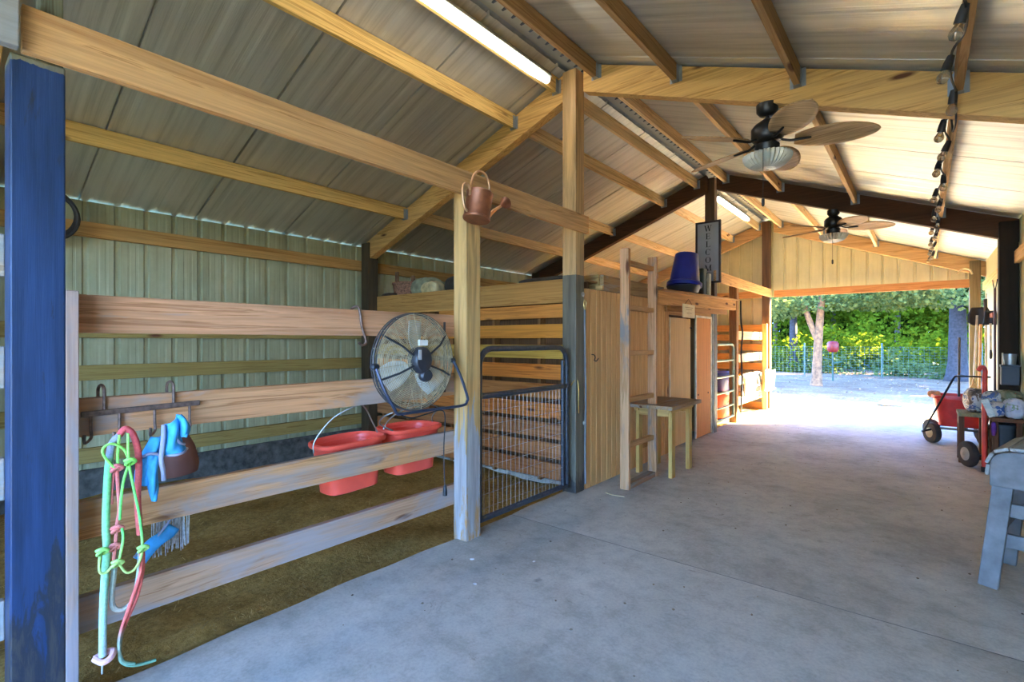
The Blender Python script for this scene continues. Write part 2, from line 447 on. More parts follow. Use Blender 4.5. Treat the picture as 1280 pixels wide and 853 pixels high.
M_WEAR = post_mat('bleached_foot', (214, 170, 108), (164, 156, 150), .12, 1.3, .02, (176, 132, 84), .7, .9, .0)
M_DRK = post_mat('creosote', (74, 60, 42), (74, 60, 42), 3.9, .0, rough=.9)
M_BRN = post_mat('brown_post', (92, 66, 44), (92, 66, 44), 3.9, .0)
def post(x0, x1, y0, y1, ztop, mat, label, cat='post'):
    b = MB(); N = 24
    b.box((x0, y0, -.05), (x1, y1, ztop))
    return tag(b.build('wooden_post', mat, bev=.006, origin=((x0 + x1) / 2, (y0 + y1) / 2, 0)), label, cat)
p = post(-2.54, -2.40, .219, .363, 2.36, M_BLUE, 'blue painted square post with chipped paint at the near end of the stall fence')
post(-2.54, -2.44, .30, .363, 3.75, wz((130, 126, 100)), 'slim grey-green upright rising to the roof behind the overhead rail, above the blue post')
post(-2.524, -2.40, 2.42, 2.562, 2.40, M_WEAR, 'golden timber post with bleached grey foot between the stall boards and the wire gate')
post(-2.544, -2.40, 3.81, 3.955, 3.83, M_BLK, 'tall ridge post painted black up to head height beside the stall gate')
post(-2.542, -2.40, 7.67, 7.80, 3.83, M_BRN, 'dark brown ridge post carrying the tall welcome sign')
post(-2.545, -2.40, 11.155, 11.30, 3.83, M_BRN, 'brown ridge post at the corner of the open doorway to the yard')
post(-2.52, -2.40, 8.82, 8.95, 2.30, wz((150, 104, 58)), 'short brown post beside the green tube gate, under the far overhead rail')
for i, (y, zz, l) in enumerate([(.29, 2.6, 'black post against the green siding at the near end of the stall'), (3.88, 2.62, 'dark post against the siding where the stall meets the plank partition'), (7.6, 2.6, 'dark post on the siding behind the storeroom roof'), (11.2, 2.6, 'dark post in the corner behind the blue and red tubs')]):
    post(-5.72, -5.56, y - .075, y + .075, 2.66, M_DRK, l)
post(.64, .79, 7.50, 7.65, 2.66, post_mat('tarred', (46, 36, 26), (46, 36, 26), 3.9, .0, rough=.9), 'thick dark post on the cream wall behind the heaped feed bags')
post(.60, .74, 11.16, 11.31, 2.70, wz((120, 104, 74)), 'rough weathered post at the doorway beside the hanging shovels')

# overhead rails
tag(MB().beam((-2.38, .245, 2.44), (-2.38, 3.97, 2.435), .04, .158).build('overhead_rail', wy((208, 158, 104)), bev=.004), 'long orange-brown plank running overhead from the blue post to the tall ridge post', 'beam')
tag(MB().beam((-2.34, -2.2, 2.47), (-2.34, .235, 2.46), .045, .22).build('overhead_rail', wy((140, 130, 118), grey=.6), bev=.004), 'weathered grey plank end at the top of the blue post', 'beam')
tag(MB().beam((-2.38, 7.62, 2.345), (-2.38, 11.12, 2.345), .04, .16).build('overhead_rail', wy((222, 172, 116)), bev=.004), 'pale plank running overhead from the storeroom to the doorway post', 'beam')

# ------------------------------------------------------------------ stall fence
def fence(y0, y1, label, mats, edge=True, zs=(1.401, .994, .591, .227)):
    t = thing('stall_fence', (-2.47, y0, 0), label, 'fence')
    for z, m in zip(zs, mats):
        MB().box((-2.565, y0 + (.037 if edge else 0), z), (-2.527, y1, z + (.151 if z > .5 else .142))).build('rail', m, t, bev=.004)
    if edge: MB().box((-2.57, y0, -.03), (-2.40, y0 + .037, 1.555)).build('end_board', wz((166, 134, 116), grey=.5, greyc=(150, 134, 130), knots=False), t, bev=.003)
    return t
fence(.363, 2.50, 'four-plank stall fence hung with halters, a round fan and red tubs', [wy(PINK, grey=.12, greyc=(180, 158, 146)), wy((204, 148, 104), grey=.35, greyc=(176, 152, 138)), wy((200, 146, 98), grey=.46, greyc=(170, 148, 134)), wy((186, 142, 108), grey=.5, greyc=(168, 148, 138))])
fence(-2.6, .219, 'grey plank fence continuing behind the blue post', [wy((170, 150, 130), grey=.6), wy((170, 148, 126), grey=.6), wy((168, 146, 126), grey=.6), wy((168, 146, 120), grey=.6)], False, (1.60, 1.2, .80, .3))
fence(8.95, 11.15, 'sunlit four-plank fence by the doorway with pads hung over it', [wy((206, 170, 124))] * 4, False)
tag(MB().box((-2.49, 10.93, -.03), (-2.40, 10.97, 1.72)).build('fence_upright', wz((212, 160, 100)), bev=.003), 'pale upright board at the far end of the sunlit fence', 'board')

# ------------------------------------------------------------------ stall gate (tube and wire)
TUBE = plain('gate_paint', (62, 66, 74), .38, .3, var=.18, nscale=30)
WIRE = plain('wire', (150, 148, 140), .4, .7)
def rrect(y0, y1, z0, z1, r, x, bottom_round=False):
    pts = []
    def arc(cy, cz, a0, a1):
        for k in range(7):
            a = R(a0 + (a1 - a0) * k / 6); pts.append((x, cy + r * math.cos(a), cz + r * math.sin(a)))
    pts.append((x, y0, z0)); 
    arc(y0 + r, z1 - r, 180, 90); arc(y1 - r, z1 - r, 90, 0); pts.append((x, y1, z0)); return pts
g = thing('stall_gate', (-2.45, 2.58, 0), 'dark tube gate with rounded top and wire mesh below, closing the stall', 'gate')
f = MB().tube(rrect(2.60, 3.735, .085, 1.315, .13, -2.45), .0225, 12); f.tube([(-2.45, 2.60, .085), (-2.45, 3.735, .085)], .0225, 12)
f.build('frame', TUBE, g, smooth=40)
MB().tube([(-2.45, 2.60, .972), (-2.45, 3.77, .972)], .022, 12).build('crossbar', TUBE, g, smooth=40)
MB().tube([(-2.45, 3.672, .085), (-2.45, 3.672, 1.20)], .017, 10).build('inner_upright', TUBE, g, smooth=40)
w = MB(); y = 2.65
while y < 3.66:
    w.tube([(-2.447, y + .003 * math.sin(y * 40), .09), (-2.447, y, .965)], .0014, 5); y += .0508
for k in range(9):
    w.tube([(-2.444, 2.60, .16 + k * .1), (-2.444, 3.67, .16 + k * .1)], .0014, 5)
w.build('wire_mesh', WIRE, g)
MB().tube(curve([(-2.43, 3.77, .97), (-2.41, 3.83, 1.03), (-2.39, 3.84, .95), (-2.39, 3.84, .80), (-2.395, 3.85, .72)], 5), .005, 6).build('latch_chain', plain('brass', (170, 140, 80), .4, .8), g, smooth=40)

# ------------------------------------------------------------------ plank partition (storeroom side wall)
pt = thing('plank_partition', (-4.0, 4.0, 0), 'wall of spaced orange planks on studs at the end of the stall', 'partition')
MB().box((-5.55, 3.93, 1.735), (-2.545, 3.972, 1.958)).build('header_board', wx((186, 136, 74)), pt, bev=.004)
MB().box((-5.55, 3.915, 1.72), (-3.9, 3.97, 1.738)).build('ledge_strip', wx((206, 152, 84)), pt, bev=.002)
pc = [(210, 136, 62), (214, 140, 56), (196, 158, 74), (214, 130, 56), (182, 120, 66), (206, 126, 60), (176, 118, 72), (182, 120, 70), (168, 108, 60)]
zb = [(1.595, 1.725), (1.40, 1.535), (1.20, 1.335), (1.0, 1.145), (.815, .955), (.62, .765), (.43, .575), (.24, .385), (.04, .195)]
for i, (a, c) in enumerate(zb):
    x0 = -4.35 if i == 0 else -5.55
    MB().box((x0, 3.935, a), (-2.56 + .006 * math.sin(i * 3), 3.972, c)).build('plank', wx(pc[i]), pt, bev=.003)
for x in (-5.5, -5.0, -4.6, -4.2, -3.55, -2.95, -2.6):
    MB().box((x, 3.973, 0), (x + .04, 4.055, 1.95)).build('stud', wz((150, 104, 60)), pt, bev=.002)
def m_ply(name, c, d, pitch=.1):
    t = NT(name); tc = t.n('ShaderNodeTexCoord'); oi = t.n('ShaderNodeObjectInfo')
    g = t.noise(t.coord((30, 30, .35)), 1.5, 6, .7, 1.2); f_ = t.noise(t.coord((70, 70, 2)), 1., 3)
    col = t.mix(.6, t.ramp(g, [(.32, lin(d)), (.52, lin(c)), (.66, lin(d)), (.74, lin(c))]), t.ramp(f_, [(.3, (.7, .66, .6, 1)), (.6, W1)]), 'MULTIPLY')
    t.col(col).set(.7, 0, .25); t.bump(f_, .3, .004); return t.m
PLY = m_ply('plywood', (232, 180, 116), (190, 132, 76)); PLYD = m_ply('plywood_door', (228, 186, 128), (206, 158, 102)); PLYO = m_ply('plywood_orange', (222, 142, 66), (196, 114, 46))
def grooved(b, y0, y1, z0, z1, x, th=.016, pitch=.102):
    """sheet facing +x with vertical grooves"""
    prof = []; y = y0
    while y < y1:
        prof += [(y, 0), (min(y + pitch - .013, y1), 0), (min(y + pitch - .011, y1), -.011), (min(y + pitch - .001, y1), -.011)]; y += pitch
    for (yy, d) in prof: b.v.append(Vector((x + d, yy, z0))); b.v.append(Vector((x + d, yy, z1)))
    o = len(b.v) - 2 * len(prof)
    for i in range(len(prof) - 1): b.f.append((o + 2 * i, o + 2 * i + 2, o + 2 * i + 3, o + 2 * i + 1))
    b.box((x - th, y0, z0), (x - .0115, y1, z1))

# ------------------------------------------------------------------ storeroom
fr = thing('storeroom', (-2.6, 5.9, 0), 'plywood storeroom with two doors and a flat top used as a shelf', 'room')
b = MB(); grooved(b, 3.985, 5.83, 0, 1.86, -2.405); b.build('front_panel', PLY, fr)
b = MB(); b.box((-5.55, 4.06, 0), (-2.425, 4.075, 1.93)); b.build('side_panel', m_ply('plywood_brown', (122, 82, 48), (80, 52, 30)), fr)
MB().box((-5.55, 7.60, 0), (-2.44, 7.64, 1.93)).build('rear_panel', PLY, fr)
MB().box((-5.5, 3.99, 1.93), (-2.44, 7.66, 1.95)).build('roof_deck', m_ply('deck_ply', (170, 130, 80), (130, 94, 56)), fr)
MB().box((-2.43, 4.29, 1.865), (-2.385, 5.75, 2.015)).build('top_beam', wy((158, 126, 84), grey=.2), fr, bev=.004)
MB().box((-2.60, 4.27, 1.865), (-2.43, 4.31, 2.02)).build('beam_end', wx((168, 138, 88)), fr, bev=.004)
MB().box((-2.46, 4.262, 1.868), (-2.385, 4.29, 1.91)).build('shim', wx((204, 164, 106)), fr, bev=.002)
MB().beam((-2.305, 5.35, 1.865), (-2.305, 8.36, 1.94), .042, .155).build('front_fascia', wy((208, 156, 96)), fr, bev=.004)
MB().beam((-2.36, 5.35, 1.945), (-2.36, 8.3, 2.018), .30, .018).build('shelf_board', wy((180, 134, 84)), fr, bev=.003)
MB().beam((-2.385, 5.8, 1.79), (-2.385, 8.2, 1.85), .03, .12).build('inner_fascia', wy((168, 118, 66)), fr)
MB().box((-2.45, 5.83, 0), (-2.40, 5.93, 1.80)).build('jamb', wz((196, 142, 84)), fr, bev=.003)
d1 = MB().box((-2.445, 6.00, .03), (-2.425, 6.74, 1.67)).build('door', PLYD, fr, bev=.002)
MB().box((-2.427, 6.0, .03), (-2.415, 6.03, 1.67)).build('edge_strip', plain('edge_white', (226, 208, 176), .7), d1)
MB().tube(curve([(-2.42, 6.70, 1.55), (-2.40, 6.715, 1.55), (-2.41, 6.74, 1.54)], 4), .006, 6).build('hasp', plain('black_iron', (34, 32, 30), .5, .6), d1)
MB().box((-2.60, 5.93, 0), (-2.56, 6.95, 1.93)).build('back_board', plain('dark_gap', (110, 74, 46), .9), fr)
MB().box((-2.45, 5.93, 1.70), (-2.425, 7.60, 1.93)).build('lintel', wy((190, 138, 82)), fr)
d2 = MB().box((-2.44, 6.95, .02), (-2.42, 7.56, 1.70)).build('door', PLYO, fr, bev=.002)
b = MB()
for (y0, y1, z0, z1) in ((6.92, 6.95, .02, 1.73), (7.56, 7.595, .02, 1.73), (6.95, 7.56, 1.70, 1.73)): b.box((-2.43, y0, z0), (-2.412, y1, z1))
b.build('door_frame', plain('frame_white', (216, 200, 170), .7), d2)
for yy in (7.03, 7.44):
    MB().lathe([(.012, 0), (.012, .006), (.004, .009)], Mt((-2.42, yy, .62), (0, 90, 0)), 10).build('bolt', plain('bolt_iron%d' % int(yy * 10), (60, 40, 30), .5, .6), d2)
MB().box((-2.47, 7.62, 0), (-2.405, 7.665, 1.78)).build('corner_strip', plain('corner_grey', (150, 146, 136), .7), fr)
MB().tube(curve([(-2.40, 4.085, 1.245), (-2.37, 4.085, 1.24), (-2.36, 4.085, 1.215), (-2.37, 4.085, 1.19), (-2.355, 4.10, 1.185), (-2.345, 4.12, 1.21)], 5), .005, 6).build('wall_hook', plain('hook_iron', (44, 40, 36), .5, .7), fr, smooth=40)

# small notice hung on the fascia
t = thing('notice_sign', (-2.275, 6.27, 1.65), 'small cream notice hung by a wire from the storeroom shelf edge', 'sign')
MB().box((-2.282, 6.06, 1.665), (-2.27, 6.47, 1.835)).build('board', plain('cream_board', (232, 214, 172), .7, var=.05), t, bev=.002)
MB().tube([(-2.275, 6.14, 1.835), (-2.272, 6.25, 1.90), (-2.275, 6.38, 1.835)], .003, 5).build('hanger_wire', plain('hw', (80, 60, 40), .6, .4), t)
b = MB()
for z, a, c in ((1.79, 6.13, 6.40), (1.765, 6.16, 6.37), (1.72, 6.18, 6.26), (1.72, 6.29, 6.36)): b.box((-2.2698, a, z), (-2.2688, c, z + .007))
b.build('lettering', plain('faint_ink', (170, 146, 112), .8), t)

# welcome sign
t = thing('welcome_sign', (-2.48, 7.64, 2.24), 'tall narrow welcome sign with dark frame and stacked black letters', 'sign')
SB = plain('sign_board', (172, 166, 160), .6, var=.05, nscale=3)
MB().box((-2.640, 7.628, 2.265), (-2.320, 7.645, 3.145)).build('panel', SB, t)
b = MB()
for lo, hi in (((-2.664, 7.615, 2.24), (-2.636, 7.655, 3.17)), ((-2.324, 7.615, 2.24), (-2.296, 7.655, 3.17)), ((-2.636, 7.615, 3.142), (-2.324, 7.655, 3.17)), ((-2.636, 7.615, 2.24), (-2.324, 7.655, 2.268))): b.box(lo, hi)
b.build('sign_frame', plain('frame_dark', (52, 34, 26), .6), t, bev=.002)
INK = plain('ink', (40, 34, 34), .7)
def glyph(ch):
    """serif capital, 1 unit high, as flat polygons in x (centred), z"""
    th, tn, sf = .17, .06, .05; P = []
    def st(x0, z0, x1, z1, w):
        P.append([(x0 - w / 2, z0), (x0 + w / 2, z0), (x1 + w / 2, z1), (x1 - w / 2, z1)])
    def serif(x, z, w=.34): P.append([(x - w / 2, z), (x + w / 2, z), (x + w / 2, z + sf), (x - w / 2, z + sf)])
    def bow(a0, a1, rx):
        for k in range(28):
            q = []
            for aa, r_ in ((a0 + (a1 - a0) * k / 28, 1), (a0 + (a1 - a0) * (k + 1) / 28, 1), (a0 + (a1 - a0) * (k + 1) / 28, 0), (a0 + (a1 - a0) * k / 28, 0)):
                c_, s_ = math.cos(R(aa)), math.sin(R(aa)); q.append(((rx - (0 if r_ else .165 * abs(c_) + .02)) * c_, .5 + (.5 - (0 if r_ else .05)) * s_))
            P.append(q)
    if ch == 'W':
        st(-.46, 1, -.22, 0, th); st(-.22, 0, .0, .9, tn); st(.0, 1, .24, 0, th); st(.24, 0, .46, 1, tn); serif(-.46, .95); serif(.0, .95, .3); serif(.46, .95, .28)
    elif ch == 'E':
        st(-.2, 0, -.2, 1, th); serif(-.03, .95, .62); serif(-.03, 0, .66); serif(.0, .49, .34); st(.28, .78, .29, 1, .05); st(.31, 0, .30, .24, .05); st(.17, .38, .17, .64, .05)
    elif ch == 'L':
        st(-.18, 0, -.18, 1, th); serif(-.18, .95, .38); serif(.0, 0, .70); st(.33, 0, .32, .26, .05)
    elif ch == 'C': bow(42, 318, .42); st(.34, .66, .36, .98, .05)
    elif ch == 'O': bow(0, 360, .44)
    elif ch == 'M':
        st(-.40, 0, -.38, 1, tn); st(-.38, 1, .0, 0, th); st(.0, 0, .38, 1, tn); st(.40, 0, .38, 1, th); serif(-.40, 0, .28); serif(.40, 0, .36); serif(-.40, .95, .24); serif(.42, .95, .30)
    return P
for i, ch in enumerate('WELCOME'):
    b = MB(); sc_ = .088
    for poly in glyph(ch): b.prism([(x * sc_ * 1.05, z * sc_) for x, z in poly], Matrix.Translation((-2.48, 7.6275, 3.02 - i * .1185)) @ Matrix.Rotation(R(90), 4, 'X'), .002)
    b.build('letter', INK, t)

# ------------------------------------------------------------------ ladder
t = thing('wooden_ladder', (-2.12, 4.5, 0), 'home-made wooden ladder standing against the plywood storeroom wall', 'ladder')
LW = wz((198, 150, 108), grey=.22, greyc=(140, 126, 116))
MB().box((-2.165, 4.195, 0), (-2.075, 4.235, 2.225)).build('stile', LW, t, bev=.004)
MB().box((-2.165, 4.80, 0), (-2.075, 4.84, 2.225)).build('stile', LW, t, bev=.004)
for z in (2.08, 1.66, 1.235, .80, .375):
    MB().box((-2.145, 4.235, z), (-2.095, 4.80, z + .045)).build('rung', wy((196, 148, 98), knots=False), t, bev=.003)
MB().box((-2.16, 4.235, .0), (-2.08, 4.80, .05)).build('rung', wy((150, 112, 84), grey=.3), t, bev=.003)

# ------------------------------------------------------------------ stool table
t = thing('work_stool', (-2.12, 5.1, 0), 'tall pale timber stool with a plank top beside the ladder', 'stool')
LG = wz((196, 158, 90))
MB().box((-2.37, 4.70, .695), (-1.865, 5.52, .733)).build('seat', wy((160, 128, 92), grey=.3), t, bev=.004)
for (x, y) in ((-1.96, 4.83), (-1.96, 5.30), (-2.31, 4.83), (-2.31, 5.30)):
    MB().box((x, y, 0), (x + .04, y + .085, .655)).build('leg', LG, t, bev=.004)
for x in (-1.963, -2.313): MB().box((x, 4.80, .655), (x + .046, 5.42, .695)).build('apron', wy((196, 156, 92), knots=False), t, bev=.003)
for y in (4.83, 5.345): MB().box((-2.27, y, .61), (-1.96, y + .04, .692)).build('apron', wx((196, 156, 92), knots=False), t, bev=.003)
MB().box((-2.305, 4.915, .24), (-2.275, 5.30, .285)).build('stretcher', wy((180, 132, 78), knots=False), t, bev=.003)

# ------------------------------------------------------------------ green tube gate
t = thing('tube_gate', (-2.44, 7.82, 0), 'pale green tube gate with level bars between the storeroom and a short post', 'gate')
GRN = plain('gate_green', (140, 146, 116), .4, .3)
MB().tube(rrect(7.86, 8.77, .13, 1.32, .09, -2.44), .021, 10).tube([(-2.44, 7.86, .13), (-2.44, 8.77, .13)], .021, 10).build('frame', GRN, t, smooth=40)
for z in (1.06, .80, .55, .32): MB().tube([(-2.44, 7.87, z), (-2.44, 8.76, z)], .017, 8).build('bar', GRN, t, smooth=40)
# tubs behind it
def tub(name, cx, cy, z0, z1, r0, r1, c, label, cat, sx=1., sy=1., pw=2.6):
    t = thing(name, (cx, cy, z0), label, cat)
    m = plain(name + '_plastic_%d_%d' % (int(cy * 10), int(z0 * 100)), c, .4, var=.06)
    MB().lathe([(r0 * .9, z0), (r0, z0 + .01), (r1, z1), (r1 - .008, z1), (r0 - .008, z0 + .02), (.0, z0 + .018)], Mt((cx, cy, 0)), 32, sx, sy, pw).build('body', m, t, smooth=50)
    MB().lathe([(r1 - .004, z1 - .03), (r1 + .014, z1 - .03), (r1 + .016, z1 - .004), (r1 + .008, z1 + .004), (r1 - .006, z1 + .002)], Mt((cx, cy, 0)), 32, sx, sy, pw).build('rim', m, t, smooth=50)
    return t
tub('storage_tub', -2.95, 9.55, -.02, .44, .24, .30, (206, 60, 44), 'red plastic tub on the stall floor behind the green gate', 'tub', 1, 1.3)
tub('storage_tub', -2.95, 9.55, .455, .80, .22, .29, (36, 52, 128), 'blue plastic tub stacked on the red one behind the green gate', 'tub', 1, 1.3)

# pads hung on the far fence
def pad(name, y0, y1, ztop, zf, zbk, c, edge, label):
    t = thing(name, (-2.47, (y0 + y1) / 2, zf), label, 'pad')
    prof = [(-2.435, zf), (-2.432, (zf + ztop) / 2), (-2.435, ztop - .02), (-2.45, ztop + .006), (-2.488, ztop + .006), (-2.503, ztop - .02), (-2.51, zbk)]
    b = MB(); b.grid(lambda u, v: (lambda p: (p[0] + .008 * math.sin(v * 7 + u * 4), y0 + (y1 - y0) * v, p[1]))((lambda k, f: tuple(prof[k][i] * (1 - f) + prof[min(k + 1, 6)][i] * f for i in (0, 1)))(int(min(u * 6, 5.999)), u * 6 - int(min(u * 6, 5.999)))), 24, 10)
    b.build('cloth', plain(name + '_felt', c, .95, var=.1), t, smooth='all', solid=.016)
    e = MB(); e.tube([(-2.428, y0, ztop), (-2.425, y0, zf), (-2.425, y1, zf), (-2.428, y1, ztop)], .012, 6); e.build('binding', plain(name + '_edge', edge, .9), t, smooth=40); t.location.x -= .077; t.location.z -= .02
    return t
pad('saddle_pad', 9.75, 10.85, .775, .40, .45, (112, 106, 96), (236, 232, 224), 'grey saddle pad with white binding over the sunlit fence')
t = thing('saddle_pad', (-2.37, 11.1, .4), 'bright blue saddle pad hung on the doorway corner post', 'pad')
MB().grid(lambda u, v: (-2.365 + .012 * math.sin(u * 5 + v * 3), 10.62 + .78 * u, .40 + .40 * v + .02 * math.sin(u * 6)), 14, 10).build('cloth', plain('blue_felt', (70, 140, 190), .95), t, smooth='all', solid=.02)
MB().tube([(-2.35, 10.62, .40), (-2.35, 11.40, .40)], .012, 6).build('binding', plain('pale_binding', (200, 220, 235), .9), t, smooth=40)
b = MB()
for k in range(5):
    y = 9.25 + k * .22; b.tube(curve([(-2.43, y, .80), (-2.40, y + .1, .70 - .05 * (k % 2)), (-2.40, y + .18, .55), (-2.405, y + .05, .38 + .04 * k), (-2.42, y - .03, .55), (-2.43, y + .12, .79)], 5), .011, 6)
tag(b.build('rope_halter', plain('white_rope', (226, 222, 214), .9), smooth=40), 'tangle of white rope halters hung over the sunlit fence beside the grey pad', 'halter')
tag(MB().tube(curve([(-2.385, 9.0, 2.06), (-2.38, 9.01, 1.7), (-2.36, 9.03, 1.5), (-2.38, 9.01, 1.2), (-2.37, 9.02, .8), (-2.38, 9.0, .15)], 5), .014, 8).build('lead_rope', plain('black_rope', (30, 30, 34), .8), smooth=40), 'black lead rope hanging down the short brown post by the green gate', 'rope')

# ------------------------------------------------------------------ drum fan
FC = Vector((-2.44, 2.003, 1.242)); t = thing('drum_fan', FC, 'round wire-caged shop fan hung on the stall fence', 'fan')
CAGE = plain('cage_wire', (196, 180, 146), .5, .2, var=.2, nscale=20); BLK = plain('fan_black', (44, 44, 50), .45, var=.15)
def ring(r, x, n=40): return [FC + Vector((x, r * math.cos(2 * math.pi * k / n), r * math.sin(2 * math.pi * k / n))) for k in range(n)]
def dome(r): return .030 + .030 * (1 - (r / .3) ** 2)
for nm, sg in (('rear_cage', 1), ('front_cage', -1)):
    b = MB()
    for k in range(24):
        r = .055 + k * .0104; b.tube(ring(r, sg * dome(r)), .0018, 4, True)
    for k in range(16):
        a = 2 * math.pi * k / 16 + .1
        b.tube([FC + Vector((sg * (dome(r)), r * math.cos(a), r * math.sin(a))) for r in (.05, .12, .2, .26, .296)] + [FC + Vector((0, .300 * math.cos(a), .300 * math.sin(a)))], .0016, 4)
    b.build(nm, CAGE, t)
b = MB().tube(ring(.300, 0, 56), .006, 8, True).tube(ring(.299, .026, 56), .0035, 6, True).tube(ring(.299, -.026, 56), .0035, 6, True)
b.build('cage_rim', plain('rim_wire', (92, 90, 92), .45, .6), t, smooth=50)
BLA = plain('blade_alu', (226, 226, 222), .45, .15, var=.06)
for a0 in (88, 205, 318):
    def bl(u, v, a0=a0):
        r = .045 + .215 * u; wdt = (.04 + .115 * math.sin(min(1, u * 1.15) * math.pi * .62)); a = R(a0) + (v - .5) * wdt / max(r, .06) * 1.0
        return FC + Vector((.028 * (v - .5) * 2 - .004, r * math.cos(a), r * math.sin(a)))
    MB().grid(bl, 10, 8).build('blade', BLA, t, smooth='all', solid=.002)
b = MB().lathe([(.03, .0), (.07, .004), (.074, .02), (.072, .075), (.06, .09), (.0, .094)], Mt(FC + Vector((.01, .0, .01)), (0, 90, 0)), 24, 1.15, .95)
mo = b.build('motor', BLK, t, smooth=45)
MB().lathe([(.035, 0), (.04, .03), (.03, .045), (0, .046)], Mt(FC + Vector((.05, .03, -.085)), (0, 90, 0)), 16, 1, 1.2).build('speed_knob', BLK, mo, smooth=45)
MB().box(FC + Vector((.100, -.05, .015)), FC + Vector((.1035, -.028, .075))).build('data_plate', plain('plate_silver', (200, 206, 212), .4, .3), mo)
MB().box(FC + Vector((.06, -.02, .10)), FC + Vector((.075, .045, .135))).build('label_tag', plain('tag_white', (226, 222, 212), .7), mo)
b = MB()
for a in (35, 147, 200, 340): b.tube([FC + Vector((.07, .05 * math.cos(R(a)), .05 * math.sin(R(a)))), FC + Vector((.075, .18 * math.cos(R(a)), .18 * math.sin(R(a)))), FC + Vector((.02, .302 * math.cos(R(a)), .302 * math.sin(R(a))))], .0065, 6)
b.build('motor_arm', BLK, t, smooth=45)
BR = plain('bracket_blue', (66, 74, 96), .35, .5)
MB().tube(curve([FC + Vector(p) for p in [(.03, -.302, -.03), (.06, -.27, -.15), (.08, -.215, -.26), (.08, -.195, -.292), (.08, -.15, -.30), (.08, .1, -.30), (.08, .34, -.30), (.08, .385, -.275), (.08, .385, -.24), (.06, .34, -.1), (.03, .302, 0)]], 5), .0095, 8).build('bracket', BR, t, smooth=45)
for y in (-.302, .302): MB().lathe([(.016, -.02), (.02, -.01), (.02, .02), (.01, .03)], Mt(FC + Vector((.02, y, -.02 if y < 0 else 0)), (90, 0, 0)), 10).build('pivot_knob', BLK, t, smooth=40)
pc_ = MB().tube(curve([FC + Vector(p) for p in [(.08, -.2, -.29), (.085, -.1, -.33), (.085, .0, -.325), (.088, .14, -.31), (.1, .165, -.36), (.095, .16, -.55), (.095, .165, -.74), (.095, .17, -.80)]], 6), .004, 6).build('power_cord', plain('cord_black', (36, 36, 38), .6), t, smooth=40)
MB().lathe([(.006, .04), (.011, .03), (.015, 0), (.015, -.025), (.004, -.03)], Mt(FC + Vector((.095, .17, -.83))), 12).build('plug', plain('plug_black', (28, 28, 32), .5), pc_, smooth=40)
IRON = plain('rusty_iron', (112, 92, 84), .55, .6, var=.25, nscale=40)
tag(MB().tube(curve([(-2.572, 1.64, 1.53), (-2.572, 1.65, 1.562), (-2.52, 1.66, 1.562), (-2.518, 1.68, 1.45), (-2.516, 1.705, 1.37), (-2.51, 1.68, 1.345), (-2.505, 1.65, 1.36)], 5), .007, 8).build('fence_hook', IRON, smooth=40), 'bent iron hook over the top fence plank beside the round fan', 'hook')
tag(MB().box((-2.526, 2.325, 1.02), (-2.520, 2.342, 1.50)).build('hanging_strap', plain('strap_dark', (72, 66, 66), .7), bev=.001), 'dark flat strap hanging on the fence planks between the fan and the post', 'strap')
tag(MB().tube(curve([(-2.40, 1.81, .95), (-2.46, 1.785, .92), (-2.57, 1.84, .86), (-2.60, 1.96, .80)], 5), .005, 6).build('hanging_wire', WIRE, smooth=40), 'short grey wire reaching from the fan bracket to the tub rim', 'wire')

# ------------------------------------------------------------------ red feed tubs on the fence
REDM = plain('red_plastic', (252, 92, 72), .35, var=.05)
def dpoly(r, hx, hy, n=40):
    out = []
    for k in range(n):
        a = 2 * math.pi * k / n; c, d = math.cos(a), math.sin(a); p = 5. if c > 0 else 2.4
        f = (abs(c) ** p + abs(d) ** p) ** (-1 / p); out.append((c * f * hx * r, d * f * hy * r))
    return out
def feed_tub(cx, cy, zt, label, tilt=0.):
    t = thing('feed_tub', (cx, cy, zt - .31), label, 'tub'); b = MB(); n = 40; Mx = Mt((cx, cy, zt), (tilt, 0, 0))
    rows = [(.0, -.285), (.66, -.292), (.74, -.285), (.80, -.12), (.86, -.02), (.97, -.015), (1.0, -.005), (1.0, .012), (.94, .016), (.90, .0), (.83, -.12), (.70, -.27), (0, -.275)]
    def mk(rows, nm):
        b = MB()
        for s_, z in rows:
            for (x, y) in dpoly(max(s_, .001), .155, .225, n): b.v.append(Mx @ Vector((x, y, z)))
        for i in range(len(rows) - 1):
            for k in range(n): b.f.append((i * n + k, i * n + (k + 1) % n, (i + 1) * n + (k + 1) % n, (i + 1) * n + k))
        return b.build(nm, REDM, t, smooth=45)
    mk(rows[:5], 'body'); mk(rows[4:10], 'rim'); mk(rows[9:], 'liner')
    return t, Mx
t, Mx = feed_tub(-2.735, 1.714, .76, 'red flat-sided feed tub hanging inside the fence, the one farther from the timber post', 2.)
MB().tube(curve([Mx @ Vector(p) for p in [(.02, -.225, -.03), (.02, -.215, .04), (.06, -.12, .16), (.13, .0, .225), (.06, .1, .19), (.02, .175, .09), (.02, .205, .03), (.02, .225, -.03)]], 5), .0045, 6).build('bail_handle', WIRE, t, smooth=40)
t, Mx = feed_tub(-2.75, 2.195, .775, 'red flat-sided feed tub hanging behind the fan cord, next to the timber post', 0.)
MB().tube(curve([Mx @ Vector(p) for p in [(.02, -.225, -.03), (.03, -.20, .05), (.12, -.17, .13), (.14, .0, .17), (.12, .17, .13), (.03, .2, .05), (.02, .225, -.03)]], 5), .0045, 6).build('bail_handle', WIRE, t, smooth=40)

